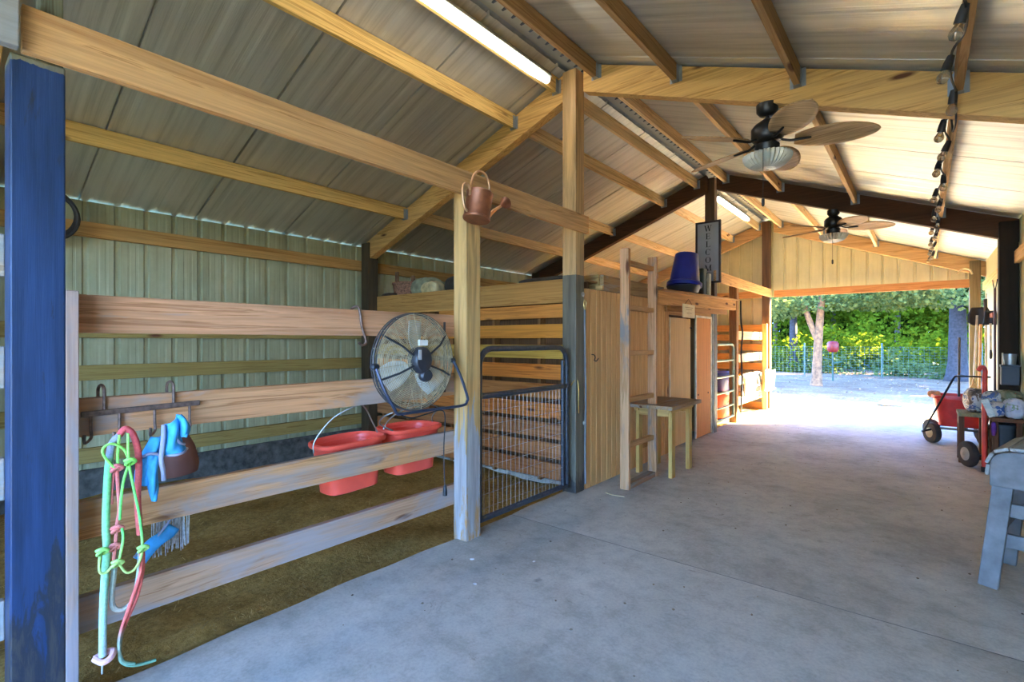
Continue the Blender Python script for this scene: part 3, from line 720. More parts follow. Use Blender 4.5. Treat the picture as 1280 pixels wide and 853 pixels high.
# ------------------------------------------------------------------ watering can
t = thing('watering_can', (-2.28, 2.40, 2.2), 'copper watering can hung by its hoop on the overhead plank', 'can')
COP = plain('copper', (142, 88, 62), .42, .55, var=.15, nscale=14); COPL = plain('copper_light', (196, 146, 104), .42, .5)
Mc = Mt((-2.275, 2.405, 2.265), (-11, 0, 0))
MB().lathe([(0, -.095), (.088, -.096), (.094, -.088), (.094, -.084), (.088, -.08), (.088, .085), (.092, .09), (.088, .095), (.08, .09), (.08, -.07), (0, -.075)], Mc, 28).build('body', COP, t, smooth=40)
b = MB(); b.tube(curve([Mc @ Vector(p) for p in [(0, -.088, .04), (0, -.088, .13), (0, -.075, .19), (0, -.03, .235), (0, .03, .235), (0, .075, .19), (0, .088, .13), (0, .088, .04)]], 5), .009, 8)
b.build('hoop_handle', COPL, t, smooth=40)
MB().tube(curve([Mc @ Vector(p) for p in [(0, -.086, .07), (0, -.115, .10), (0, -.15, .09), (0, -.155, .04), (0, -.12, -.05), (0, -.088, -.07)]], 5), .009, 8).build('side_handle', COPL, t, smooth=40)
sp = MB().tube([Mc @ Vector((0, .085, -.06)), Mc @ Vector((0, .15, .03)), Mc @ Vector((0, .225, .10))], [.018, .012, .010], 10).build('spout', COPL, t, smooth=40)
MB().lathe([(.011, -.05), (.016, -.03), (.044, .015), (.044, .02), (.0, .034)], Mc @ Matrix.Translation((0, .25, .125)) @ Euler((R(-48), 0, 0)).to_matrix().to_4x4(), 16).build('rose', COP, sp, smooth=40)

# ------------------------------------------------------------------ bridle rack and halters
t = thing('bridle_rack', (-2.42, .6, 1.0), 'rusty iron bridle rack hooked over the second fence plank', 'rack')
MB().beam((-2.43, .405, 1.092), (-2.43, .815, 1.101), .012, .022).build('bar', IRON, t, bev=.003)
for y in (.478, .716): MB().tube(curve([(-2.436, y, 1.09), (-2.438, y, 1.16), (-2.445, y, 1.19), (-2.47, y - .004, 1.20), (-2.496, y - .008, 1.185), (-2.497, y - .008, 1.14)], 5), .006, 8).build('over_hook', IRON, t, smooth=40)
for y in (.435, .525, .645, .775):
    MB().tube(curve([(-2.43, y, 1.10), (-2.43, y, 1.035), (-2.425, y, 1.0), (-2.40, y - .022, .985), (-2.375, y - .03, 1.0), (-2.37, y - .03, 1.02)], 5), .0055, 8).build('prong', IRON, t, smooth=40)
t.location = (-2.42 - .078, .6 + .018, 1.0 - .008)
def rope_mat(name, stops):
    tt = NT(name); tc = tt.n('ShaderNodeTexCoord'); sp_ = tt.n('ShaderNodeSeparateXYZ'); tt.l(tc.outputs['Object'], sp_.inputs[0])
    nz = tt.noise(tc.outputs['Object'], 90., 2); mr = tt.n('ShaderNodeMapRange'); mr.inputs['From Min'].default_value = 0; mr.inputs['From Max'].default_value = .9; tt.l(sp_.outputs['Z'], mr.inputs[0])
    c = tt.ramp(mr.outputs[0], [(p_, lin(c_)) for p_, c_ in stops]); c = tt.mix(.5, c, tt.ramp(nz, [(.35, (.65, .65, .65, 1)), (.6, W1)]), 'MULTIPLY')
    tt.col(c).set(.85, 0, .2); tt.bump(nz, .6, .004); return tt.m
def yz(x, l): return [(x, a, c) for a, c in l]
# thick lead rope with popper
t = thing('lead_rope', (-2.35, .48, .18), 'thick lead rope fading from green to grey with a pink leather end', 'rope')
MB().tube(curve(yz(-2.335, [(.505, 1.012), (.492, 1.0), (.481, .976), (.473, .904), (.468, .802), (.465, .686), (.468, .597), (.463, .511), (.458, .396), (.456, .28), (.456, .205)]), 5), .0125, 10).build('rope', rope_mat('rope_green', [(0, (176, 186, 186)), (.25, (160, 200, 170)), (.55, (138, 206, 140)), (.8, (120, 200, 130)), (.86, (150, 150, 170))]), t, smooth=45)
MB().tube(curve([(-2.35, .435, .20), (-2.315, .452, .192), (-2.312, .475, .20), (-2.335, .487, .212), (-2.355, .465, .205), (-2.35, .435, .20)], 5), .011, 8).build('popper', plain('pink_leather', (216, 160, 156), .8), t, smooth=45)
MB().tube([(-2.335, .455, .19), (-2.335, .454, .14)], [.004, .002], 6).build('tail', plain('popper_tail', (190, 184, 178), .9), t)
# rope halter
t = thing('rope_halter', (-2.34, .52, .5), 'knotted lime green rope halter hanging on the bridle rack', 'halter')
LIM = rope_mat('rope_lime', [(0, (200, 210, 120)), (.2, (110, 220, 110)), (.5, (150, 226, 100)), (.75, (206, 216, 130)), (1, (110, 226, 120))])
MB().tube(curve(yz(-2.32, [(.502, 1.018), (.497, .945), (.495, .892)]) + yz(-2.315, [(.458, .943), (.453, .976), (.479, .989), (.514, .963), (.531, .915)]), 5), .0047, 7).build('crown_loop', LIM, t, smooth=45)
MB().tube(curve(yz(-2.312, [(.526, 1.021), (.529, .915), (.543, .816), (.563, .69), (.571, .566), (.551, .506), (.521, .498), (.493, .544), (.462, .519), (.444, .526), (.442, .564), (.446, .606)]), 5), .0047, 7).build('cheek_loop', LIM, t, smooth=45)
MB().tube(curve(yz(-2.318, [(.534, .915), (.516, .852), (.507, .78), (.503, .70)]), 5), .0047, 7).build('throat_strand', LIM, t, smooth=45)
MB().tube(curve(yz(-2.305, [(.507, .67), (.510, .63), (.503, .58), (.497, .545)]), 4), .0047, 7).build('noseband', LIM, t, smooth=45)
for (y, z) in ((.531, .912), (.493, .542), (.571, .572), (.448, .60)):
    MB().tube(curve([(-2.31, y - .016, z + .006), (-2.298, y, z + .014), (-2.305, y + .017, z + .002), (-2.32, y + .004, z - .012), (-2.30, y - .014, z - .004), (-2.305, y + .012, z + .012)], 5), .006, 7).build('knot', LIM, t, smooth=45)
t = thing('rope_halter', (-2.34, .5, .6), 'thin coral and grey rope halter hanging behind the lime green one', 'halter')
COR = rope_mat('rope_coral', [(0, (226, 130, 116)), (.5, (222, 110, 112)), (.85, (196, 140, 150)), (1, (226, 100, 100))])
MB().tube(curve(yz(-2.335, [(.508, .892), (.49, .875), (.484, .83), (.482, .76)]), 5), .0047, 7).build('cheek_strand', COR, t, smooth=45)
MB().tube(curve(yz(-2.33, [(.497, .885), (.501, .80), (.504, .736), (.497, .68), (.492, .60), (.487, .55)]), 5), .006, 7).build('throat_strand', COR, t, smooth=45)
for (y, z) in ((.494, .893), (.496, .665), (.490, .60)):
    MB().tube(curve([(-2.33, y - .018, z + .004), (-2.315, y, z + .014), (-2.32, y + .018, z + .002), (-2.335, y + .004, z - .012), (-2.318, y - .016, z - .006), (-2.32, y + .014, z + .01)], 5), .0062, 7).build('knot', COR, t, smooth=45)
t = thing('lead_rope', (-2.34, .55, .12), 'coral red lead rope draped in long loops from the bridle rack to the floor', 'rope')
CR2 = rope_mat('rope_red', [(0, (110, 150, 120)), (.14, (150, 150, 130)), (.2, (232, 110, 96)), (.5, (230, 112, 100)), (1, (226, 96, 96))])
MB().tube(curve(yz(-2.338, [(.505, 1.012), (.524, 1.036), (.548, 1.01), (.563, .947), (.566, .87), (.562, .76), (.57, .62)]), 5), .0115, 9).build('upper_bight', CR2, t, smooth=45)
MB().tube(curve(yz(-2.332, [(.578, .56), (.579, .527), (.576, .466), (.558, .381), (.526, .304), (.509, .251), (.507, .177), (.521, .146), (.551, .125), (.589, .115), (.62, .112)]), 5), .0065, 8).build('outer_loop', CR2, t, smooth=45)
MB().tube(curve(yz(-2.325, [(.570, .57), (.570, .484), (.538, .374), (.509, .281), (.503, .223), (.512, .164), (.55, .135)]), 5), .0065, 8).build('inner_loop', CR2, t, smooth=45)
t = thing('lead_rope', (-2.36, .52, .34), 'pale green rope loop hanging low behind the coral rope', 'rope')
MB().tube(curve(yz(-2.35, [(.497, .60), (.495, .538), (.49, .468), (.485, .41), (.492, .363), (.521, .348), (.551, .369), (.568, .45), (.575, .55)]), 5), .0095, 8).build('rope', rope_mat('rope_pale', [(0, (190, 186, 170)), (.4, (170, 190, 160)), (.55, (130, 196, 130)), (1, (130, 196, 130))]), t, smooth=45)

# blue fleece mask with brown cup
def cloth(pts_left, pts_right, x, bulge, nm, mat, par, n=14):
    L = curve([(x, a, c) for a, c in pts_left], 4); Rr = curve([(x, a, c) for a, c in pts_right], 4)
    m = min(len(L), len(Rr)); L = L[:m]; Rr = Rr[:m]
    b = MB(); b.grid(lambda u, v: (lambda i: Vector(L[i]).lerp(Rr[i], v) + Vector((bulge * math.sin(v * math.pi) + .006 * math.sin(u * 9 + v * 8), 0, 0)))(min(int(round(u * (m - 1))), m - 1)), m - 1, n)
    return b.build(nm, mat, par, smooth='all', solid=.008)
BLF = plain('blue_fleece', (64, 158, 212), .85, var=.10, nscale=20); GRT = plain('grey_trim', (150, 152, 170), .8)
t = thing('fly_mask', (-2.37, .65, .75), 'bright blue fabric horse mask with grey binding hung on the bridle rack', 'mask')
cloth([(.665, 1.03), (.655, .985), (.644, .93), (.645, .90)], [(.705, 1.063), (.715, 1.02), (.722, .95), (.742, .915)], -2.38, .045, 'crown', BLF, t)
cloth([(.702, 1.068), (.703, 1.03), (.708, .99), (.716, .975)], [(.712, 1.066), (.738, 1.035), (.746, 1.0), (.728, .975)], -2.365, .035, 'ear', BLF, t)
cloth([(.62, .985), (.59, .93), (.568, .86), (.56, .80)], [(.65, .985), (.645, .93), (.63, .86), (.615, .80)], -2.385, .03, 'face_panel', BLF, t)
cloth([(.60, .92), (.598, .85), (.605, .78), (.615, .735)], [(.638, .915), (.632, .85), (.633, .78), (.625, .735)], -2.36, .02, 'ear_tip', BLF, t)
MB().tube(curve([(-2.36, .655, 1.03), (-2.345, .648, .97), (-2.34, .64, .90), (-2.345, .648, .85), (-2.35, .652, .81)], 5), .009, 8).build('binding', GRT, t, smooth=45)
MB().tube(curve([(-2.355, .70, 1.02), (-2.345, .69, .985), (-2.345, .705, .955), (-2.37, .73, .94)], 5), .006, 8).build('binding', GRT, t, smooth=45)
MB().tube(curve([(-2.375, .645, .905), (-2.332, .685, .908), (-2.335, .715, .912), (-2.375, .742, .92)], 5), .005, 8).build('binding', GRT, t, smooth=45)
MB().tube(curve([(-2.37, .575, .905), (-2.345, .60, .925), (-2.345, .635, .915), (-2.35, .64, .88)], 5), .006, 8).build('binding', GRT, t, smooth=45)
b = MB().lathe([(0, -.13), (.085, -.128), (.098, -.09), (.09, -.01), (.06, .06), (.0, .07)], Mt((-2.64, .785, .885), (8, 0, 0)), 20, .6, .78)
tag(b.build('leather_cup', plain('brown_leather', (112, 72, 64), .6, var=.1), smooth=50), 'rounded brown leather piece hanging behind the blue mask, above the third plank', 'tack')
# broom hung behind the third plank
t = thing('push_broom', (-2.56, .74, .42), 'push broom with long grey bristles hanging head down behind the third plank', 'broom')
MB().box((-2.585, .655, .58), (-2.545, .825, .605)).build('block', plain('block_grey', (178, 178, 172), .6), t, bev=.004)
b = MB()
for k in range(60):
    y = .662 + .155 * random.random(); x = -2.58 + .03 * random.random()
    b.tube([(x, y, .585), (x + random.uniform(-.006, .006), y + random.uniform(-.008, .008), .44 + random.uniform(-.02, .03))], .0022, 4)
b.build('bristles', plain('bristle_grey', (176, 172, 168), .8, var=.2, nscale=60), t); t.location = (-2.625, .76, .405)
t = thing('fabric_strap', (-2.53, .66, .48), 'wide blue fabric strap dangling below the third plank beside the broom', 'strap')
MB().grid(lambda u, v: (-2.52 + .02 * math.sin(u * 4), .59 + .13 * u + .045 * v, .475 + .125 * u - .04 * v + .02 * math.sin(u * 5)), 12, 4).build('webbing', BLF, t, smooth='all', solid=.006)
MB().tube(curve([(-2.512, .59, .478), (-2.505, .66, .53), (-2.515, .725, .60)], 5), .005, 6).build('binding', GRT, t, smooth=45); t.location = (-2.61, .68, .45)

# ------------------------------------------------------------------ items on the storeroom top
t = thing('wicker_basket', (-5.4, 4.25, 1.95), 'reddish wicker basket with a raised handle stub on the storeroom top', 'basket')
MB().lathe([(.0, 1.955), (.14, 1.955), (.17, 2.13), (.18, 2.135), (.18, 2.16), (.165, 2.16), (.13, 1.98), (0, 1.98)], Mt((-5.38, 4.25, 0)), 20, 1.1, .8).build('body', plain('wicker', (140, 98, 74), .9, var=.3, nscale=50, bump=.6), t, smooth=40)
for sx, h in ((-1, .16), (1, .08)): MB().box((-5.38 + sx * .17 - .03, 4.24, 2.14), (-5.38 + sx * .17 + .03, 4.27, 2.16 + h)).build('handle_stub', plain('wicker_h%d' % (sx + 1), (130, 96, 70), .9), t, bev=.006)
def sack(name, c, cx, cy, z0, sx, sy, sz, label, cat='sack', rot=0., c2=None, mat=None):
    b = MB(); Ms = Mt((cx, cy, z0), (0, 0, rot)); ph = random.random() * 6
    def fn(u, v):
        a = 2 * math.pi * u; e = math.pi * (v - .5)
        px = math.copysign(abs(math.cos(a)) ** .55, math.cos(a)) * math.copysign(abs(math.cos(e)) ** .5, 1); py = math.copysign(abs(math.sin(a)) ** .55, math.sin(a)) * abs(math.cos(e)) ** .5; pz = math.sin(e)
        wv = 1 + .05 * math.sin(3 * a + ph + v * 5) + .03 * math.sin(9 * a + 7 * v + ph)
        return Ms @ Vector((px * sx * wv, py * sy * wv, sz * (1 + pz * (1 + .05 * math.sin(5 * a + ph)))))
    b.grid(fn, 36, 16)
    return tag(b.build(name, mat or plain(name + '_%d' % random.randint(0, 99999), c, .75, var=.25, nscale=9, bump=.2), smooth='all'), label, cat)
sack('feed_sack', (150, 150, 120), -4.98, 4.3, 1.955, .22, .14, .12, 'pale grey-green sack lying on the storeroom top beside the basket')
sack('feed_sack', (196, 176, 128), -4.78, 4.22, 1.955, .15, .1, .085, 'small yellowish sack leaning on the grey-green one on the storeroom top')
sack('feed_sack', (64, 58, 50), -4.42, 4.35, 1.955, .2, .14, .11, 'dark sack on the storeroom top behind the timber post')
sack('folded_tarp', (52, 44, 36), -2.95, 4.2, 1.955, .35, .15, .035, 'dark folded tarp lying flat on the storeroom top by the ridge post', 'tarp')
sack('folded_tarp', (70, 56, 44), -5.50, 4.12, 1.955, .12, .1, .03, 'small brown folded tarp on the storeroom top, at the basket foot', 'tarp')

# tubs and box on the shelf
t = thing('upturned_bucket', (-2.36, 6.6, 2.01), 'blue bucket standing upside down on a dark tub on the storeroom shelf', 'bucket')
BL = plain('blue_plastic', (34, 44, 122), .35, var=.06)
Mb = Mt((-2.37, 6.36, 2.075), (-8, 2, 0), .96)
MB().lathe([(.215, .0), (.21, .06), (.195, .065), (.150, .43), (.145, .44), (0, .44)], Mb, 32).build('body', BL, t, smooth=40)
MB().lathe([(.205, -.005), (.228, .0), (.228, .045), (.208, .055)], Mb, 32).build('rim', BL, t, smooth=40)
tag(MB().lathe([(.16, 0), (.165, .005), (.195, .09), (.185, .09), (.15, .01), (0, .01)], Mt((-2.37, 6.34, 1.99)), 28, 1.1, 1.1).build('rubber_pan', plain('black_rubber', (34, 40, 40), .5), smooth=40), 'low dark rubber pan under the upturned blue bucket', 'pan')
t = thing('feed_can', (-2.36, 7.05, 2.02), 'dark green canister with a pale side standing by the welcome sign', 'can')
MB().box((-2.44, 6.98, 2.02), (-2.33, 7.13, 2.385)).build('body', plain('dark_green', (30, 46, 38), .4), t, bev=.02)
MB().box((-2.335, 7.13, 2.0), (-2.30, 7.21, 2.32)).build('pale_panel', plain('pale_panel', (190, 180, 150), .6), t, bev=.006)
MB().box((-2.45, 6.97, 2.005), (-2.30, 7.22, 2.022)).build('foot', plain('can_foot', (170, 160, 138), .6), t, bev=.004)

# hanging lead on the ridge post
t = thing('hanging_lead', (-2.39, 3.93, 0), 'grey cable with snap hooks hanging down the aisle side of the tall ridge post', 'cable')
MB().tube(curve([(-2.388, 3.945, 1.66), (-2.388, 3.95, 1.2), (-2.385, 3.955, .9), (-2.388, 3.95, .4), (-2.388, 3.955, .06)], 5), .010, 8).build('cable', plain('cable_grey', (112, 112, 112), .5), t, smooth=45)
MB().tube(curve([(-2.388, 3.94, 1.75), (-2.38, 3.955, 1.72), (-2.385, 3.945, 1.66), (-2.39, 3.93, 1.70), (-2.388, 3.94, 1.75)], 5), .006, 8).build('snap_hook', plain('brass_snap', (190, 160, 96), .35, .8), t, smooth=45)
MB().lathe([(.02, 0), (.024, .006), (.012, .014), (0, .015)], Mt((-2.40, 3.925, 1.80), (0, 90, 0)), 14).build('eye_bolt', plain('zinc', (196, 196, 190), .35, .8), t, smooth=45)
MB().lathe([(.018, 0), (.022, .006), (.012, .016), (0, .017)], Mt((-2.40, 3.945, .62), (0, 90, 0)), 14).build('eye_bolt', plain('zinc2', (206, 206, 200), .35, .8), t, smooth=45)

# dark coil on the far wall behind the blue post
b = MB()
for k in range(4): b.tube([(-5.62 + .02 * k, 0.72 + .20 * math.cos(2 * math.pi * j / 28), 2.44 + .20 * math.sin(2 * math.pi * j / 28) - .01 * k) for j in range(28)], .018, 8, True)
tag(b.build('hose_coil', plain('hose_black', (40, 36, 34), .6), smooth=45), 'dark coiled hose hung on the far siding just behind the blue post', 'hose')

# ------------------------------------------------------------------ lights
EMI = NT('tube_glow'); EMI.b.inputs['Emission Color'].default_value = (1, .97, .92, 1); EMI.b.inputs['Emission Strength'].default_value = 7.; EMI.col((1, 1, 1, 1))
def tube_light(y0, y1, x, z, label):
    t = thing('fluorescent_light', (x, (y0 + y1) / 2, z), label, 'light')
    n = Vector((SL, 0, -1)).normalized()
    MB().beam((x, y0, z), (x, y1, z), .10, .045, up=(-SL, 0, 1)).build('housing', plain('housing_%d' % int(y0 * 10), (120, 120, 104), .5), t, bev=.008)
    c = Vector((x, 0, z)) + n * .03
    b = MB(); pts = [c + Vector((0, y0 + .02 + (y1 - y0 - .04) * k / 10, 0)) for k in range(11)]; b.tube(pts, [.03] + [.042] * 9 + [.03], 14); b.build('diffuser', EMI.m, t, smooth=45)
    MB().tube(curve([Vector((x - .12, y0 + .5, z - .02)), Vector((x - .12, y0 + .52, z - .09)), Vector((x - .12, y0 + .56, z - .03))], 4), .003, 5).build('hanger_hook', HANG, t)
tube_light(1.35, 3.60, -2.56, 3.70, 'bright fluorescent tube under the ridge before the first ceiling fan')
tube_light(8.30, 10.20, -2.58, 3.72, 'bright fluorescent tube under the ridge behind the welcome sign')

# ------------------------------------------------------------------ ceiling fans
BZ = plain('fan_bronze', (46, 42, 38), .4, .5)
def m_leaf_blade():
    t = NT('palm_blade'); v = t.coord((3, 60, 3), rnd=False); n = t.noise(v, 1.2, 4, .6)
    t.col(t.ramp(n, [(.35, lin((142, 108, 72))), (.6, lin((190, 152, 106)))])).set(.6, 0, .3); return t.m
PALM = m_leaf_blade()
GLS = NT('ribbed_glass'); GLS.b.inputs['Transmission Weight'].default_value = .35; GLS.col(lin((226, 218, 196))).set(.25)
def ceiling_fan(cx, cy, ztop, zb, a0, label, r=.66):
    t = thing('ceiling_fan', (cx, cy, zb), label, 'fan')
    MB().lathe([(.028, ztop - .085), (.05, ztop - .075), (.07, ztop - .05), (.072, ztop), (0, ztop)], Mt((cx, cy, 0)), 24).build('canopy', BZ, t, smooth=40)
    MB().tube([(cx, cy, ztop - .07), (cx, cy, zb + .13)], .014, 10).build('downrod', BZ, t, smooth=40)
    MB().lathe([(.02, zb + .16), (.05, zb + .14), (.085, zb + .115), (.105, zb + .09), (.105, zb + .02), (.085, zb - .005), (.05, zb - .015), (.0, zb - .015)][::-1], Mt((cx, cy, 0)), 28).build('motor', BZ, t, smooth=40)
    MB().lathe([(0, zb - .10), (.06, zb - .10), (.075, zb - .085), (.08, zb - .03), (.06, zb - .012)], Mt((cx, cy, 0)), 24).build('light_fitter', BZ, t, smooth=40)
    b = MB(); n = 64
    prof = [(.05, -.085), (.11, -.09), (.152, -.10), (.155, -.115), (.145, -.14), (.11, -.175), (.055, -.195), (.012, -.20)]
    for rr, z in prof:
        for k in range(n):
            a = 2 * math.pi * k / n; q = rr * (1 + (.045 if k % 2 else -.045)); b.v.append(Vector((cx + q * math.cos(a), cy + q * math.sin(a), zb + z)))
    for i in range(len(prof) - 1):
        for k in range(n): b.f.append((i * n + k, i * n + (k + 1) % n, (i + 1) * n + (k + 1) % n, (i + 1) * n + k))
    b.build('glass_shade', GLS.m, t)
    for k in range(5):
        a = R(a0 + 72 * k); Mb_ = Matrix.Translation((cx, cy, zb - .01)) @ Matrix.Rotation(a, 4, 'Z') @ Matrix.Rotation(R(-16), 4, 'X')
        def fb(u, v):
            u = math.sin(u * math.pi / 2) ** 1.15; x = .17 + (r - .17) * u; wv = .112 * max(math.sin(math.pi * (.07 + .93 * u)), 0.) ** .5
            return Mb_ @ Vector((x, (v - .5) * 2 * wv, .004 * math.cos((v - .5) * 6) - .012 * u * u))
        bl_ = MB().grid(fb, 18, 8).build('blade', PALM, t, smooth='all', solid=.006)
        MB().tube(curve([Mb_ @ Vector(p) for p in [(.09, 0, .012), (.14, .0, -.006), (.19, 0, -.008), (.27, 0, -.006)]], 4), [.009] * 12 + [.006], 8).build('blade_iron', BZ, bl_, smooth=40)
    ch = MB().tube([(cx + .01, cy - .165, zb - .09), (cx + .01, cy - .165, zb - .44)], .0022, 5).build('pull_chain', BZ, t)
    MB().lathe([(.004, .03), (.010, .02), (.010, -.02), (.003, -.03)], Mt((cx + .01, cy - .165, zb - .47)), 10).build('chain_pull', plain('pull_dark', (30, 26, 24), .5), ch)
ceiling_fan(-.85, 3.88, zr(-.85) - .255, 2.79, 15, 'bronze ceiling fan with palm-leaf blades under the golden rafter')
ceiling_fan(-.887, 7.60, zr(-.887) - .255, 2.845, 18, 'bronze ceiling fan with palm-leaf blades under the dark brown rafter')

# string lights along the last purlin
t = thing('string_light', (.13, 2.0, 2.75), 'string of clear bulbs in black sockets along the purlin near the cream wall', 'light')
zs = zr(.16) - .145
pts = []; bulbs = []
for k in range(0, 200):
    y = 1.0 + k * .05
    if y > 10.9: break
    dip = .02 + .018 * math.sin(y * 5.2) + .012 * math.sin(y * 13); 
    near = any(abs(y - f_) < .10 for f_ in (3.88, 7.6))
    pts.append((.128 + .02 * math.sin(y * 7), y, zs - dip - (.12 if near else 0)))
MB().tube(pts, .006, 6).build('cable', plain('cable_dark', (36, 30, 26), .6), t, smooth=45)
y = 2.35; CLR = NT('clear_bulb'); CLR.b.inputs['Transmission Weight'].default_value = .85; CLR.col(lin((190, 170, 140))).set(.08)
SK = plain('socket_black', (34, 30, 28), .6)
k = 0
while y < 10.8:
    px = .118 + .02 * math.sin(y * 7); tilt = random.uniform(-25, 25)
    Ms = Mt((px, y, zs - .03 - (.1 if any(abs(y - f_) < .1 for f_ in (3.88, 7.6)) else 0)), (tilt, random.uniform(0, 25), 0))
    so = MB().lathe([(.0, .03), (.015, .024), (.020, -.01), (.021, -.048), (.0, -.050)], Ms, 12).build('socket', SK, t, smooth=45)
    MB().lathe([(.012, -.046), (.018, -.06), (.026, -.078), (.026, -.092), (.017, -.108), (0, -.114)], Ms, 14).build('bulb', CLR.m, so, smooth=45)
    y += .46; k += 1

# ------------------------------------------------------------------ right side: saddle stand
GP = plain('stand_paint', (112, 110, 108), .6, var=.16, nscale=10); GPL = wy((168, 166, 160), grey=.5, knots=False)
t = thing('saddle_stand', (.30, 3.80, 0), 'grey-blue wooden saddle stand with rounded end panel at the aisle edge', 'stand')
x0, x1 = .285, .575; cx = (x0 + x1) / 2; hw = (x1 - x0) / 2
poly = [(-hw, 0), (hw, 0)]
for k in range(17):
    a = math.pi * k / 16; c_, s_ = math.cos(a), math.sin(a); f = (abs(c_) ** 3.2 + abs(s_) ** 3.2) ** (-1 / 3.2); poly.append((hw * c_ * f, .075 + .125 * s_ * f))
for yy in (3.835, 4.36): MB().prism(poly, Matrix.Translation((cx, yy, .57)) @ Matrix.Rotation(R(90), 4, 'X'), .035).build('end_panel', GP, t, bev=.006)
for k, a in enumerate((176, 150, 125, 103, 77, 55, 30, 4)):
    a = R(a); c_, s_ = math.cos(a), math.sin(a); f = (abs(c_) ** 3.2 + abs(s_) ** 3.2) ** (-1 / 3.2)
    nx, nz = c_ * abs(c_) ** 1.2, s_ * abs(s_) ** 1.2 + .1
    MB().beam((cx + (hw + .011) * c_ * f, 3.815, .645 + .136 * s_ * f), (cx + (hw + .011) * c_ * f, 4.38, .645 + .136 * s_ * f), .062, .018, up=(nx, 0, nz)).build('slat', GPL, t, bev=.004)
for (xa, xb_, y) in ((.335, .275, 3.85), (.53, .58, 3.85), (.335, .275, 4.30), (.53, .58, 4.30)):
    MB().beam((xa, y, .60), (xb_, y - (.02 if y < 4.2 else -.02), .0), .085, .04, up=(0, 1, 0)).build('leg', GP, t, bev=.005)
for z in (.44, .27): MB().beam((.29, 3.87, z), (.57, 3.87, z), .03, .075).build('brace', GP, t, bev=.004)
for xx in (.285, .55): MB().box((xx, 3.87, .30), (xx + .04, 4.29, .38)).build('side_rail', GP, t, bev=.004)
t.rotation_euler = (0, 0, R(-14))

# dump cart
RC = plain('cart_red', (196, 42, 32), .4, var=.1); BKP = plain('black_pipe', (30, 30, 34), .4, .4); TYR = plain('tyre', (48, 44, 40), .85, var=.2)
t = thing('garden_cart', (.42, 8.95, 0), 'red tub garden cart with a bent black pull handle', 'cart')
b = MB(); rows = [(.72, .235), (.80, .24), (1.0, .60), (1.06, .605), (1.06, .645), (1.0, .645), (.97, .60), (.78, .26), (0, .262)]
b.lathe([(.30 * s_, z) for s_, z in rows], Mt((.41, 9.0, 0)), 40, 1.0, .88, 5.).build('tub', RC, t, smooth=35)
for (x, y) in ((.10, 8.80), (.10, 9.25), (.64, 8.80), (.64, 9.25)):
    Mw = Mt((x, y, .135), (90, 0, -56))
    wv = MB().lathe([(.05, -.035), (.10, -.042), (.128, -.034), (.135, -.015), (.135, .015), (.128, .034), (.10, .042), (.05, .035)], Mw, 28).build('wheel', TYR, t, smooth=40)
    MB().lathe([(0, -.044), (.03, -.046), (.07, -.036), (.074, -.03), (.074, .03), (.07, .036), (.03, .046), (0, .044)], Mw, 20).build('hub', plain('hub_%d' % int(x * 10 + y * 100), (150, 140, 110), .5), wv, smooth=40)
MB().box((.12, 8.83, .185), (.66, 8.87, .215)).box((.12, 9.18, .185), (.66, 9.22, .215)).box((.38, 8.83, .20), (.46, 9.22, .235)).build('chassis', plain('chassis_grey', (120, 116, 100), .5, .5), t, bev=.003)
MB().tube(curve([(.0, 8.62, .17), (.03, 8.62, .22), (.30, 8.62, .86), (.325, 8.62, .905), (.36, 8.62, .92), (.66, 8.62, .92)], 5), .012, 8).build('pull_handle', BKP, t, smooth=45)
MB().tube([(.0, 8.62, .17), (.12, 8.8, .19)], .014, 8).build('tongue', BKP, t, smooth=45)
tag(MB().tube([(.375, 9.0, .268), (.385, 9.02, 1.42)], .014, 8).build('wooden_stake', plain('dark_wood', (74, 58, 40), .6), smooth=45), 'dark round tool pole standing upright in the red garden cart', 'stake')  # handle of a long tool left standing in the cart
sack('crumpled_bag', (186, 128, 80), .125, 8.98, .60, .07, .09, .045, 'small orange-brown rag on the edge of the red cart', 'rag')

# low bench, hand truck, bags
t = thing('step_bench', (.42, 7.7, 0), 'low worn wooden bench with a greenish top in front of the red cart', 'bench')
MB().box((.31, 7.52, .525), (.56, 7.92, .565)).build('top', wy((140, 128, 88), grey=.4, greyc=(120, 124, 96)), t, bev=.004)
for (x, y) in ((.315, 7.54), (.505, 7.54), (.315, 7.84), (.505, 7.84)): MB().box((x, y, 0), (x + .05, y + .05, .525)).build('leg', wz((96, 62, 40)), t, bev=.003)
MB().box((.318, 7.56, .42), (.345, 7.88, .525)).build('apron', wy((160, 126, 80)), t, bev=.003)
t = thing('hand_truck', (.5, 7.2, 0), 'red tube hand truck with a grey-hubbed wheel beside the feed bags', 'hand truck')
RT_ = plain('truck_red', (206, 62, 46), .45, var=.12)
MB().tube(curve([(.50, 7.17, .02), (.50, 7.17, .4), (.50, 7.18, .76)], 4), .021, 10).build('upright', RT_, t, smooth=45)
MB().tube(curve([(.515, 7.30, .10), (.515, 7.34, .5), (.52, 7.40, .95), (.525, 7.42, 1.05), (.50, 7.43, 1.09), (.47, 7.42, 1.05)], 5), .022, 10).build('upright', RT_, t, smooth=45)
for z in (.28, .60): MB().tube([(.50, 7.17, z), (.515, 7.30, z)], .012, 8).build('cross_tube', RT_, t, smooth=45)
MB().lathe([(.024, 0), (.026, .01), (.026, .05), (.022, .055)], Mt((.50, 7.17, 0)), 12).build('rubber_foot', plain('foot_black', (28, 26, 26), .7), t, smooth=45)
Mw = Mt((.385, 7.36, .14), (90, 0, -62))
wv = MB().lathe([(.06, -.03), (.11, -.035), (.134, -.026), (.14, -.01), (.14, .01), (.134, .026), (.11, .035), (.06, .03)], Mw, 28).build('wheel', TYR, t, smooth=40)
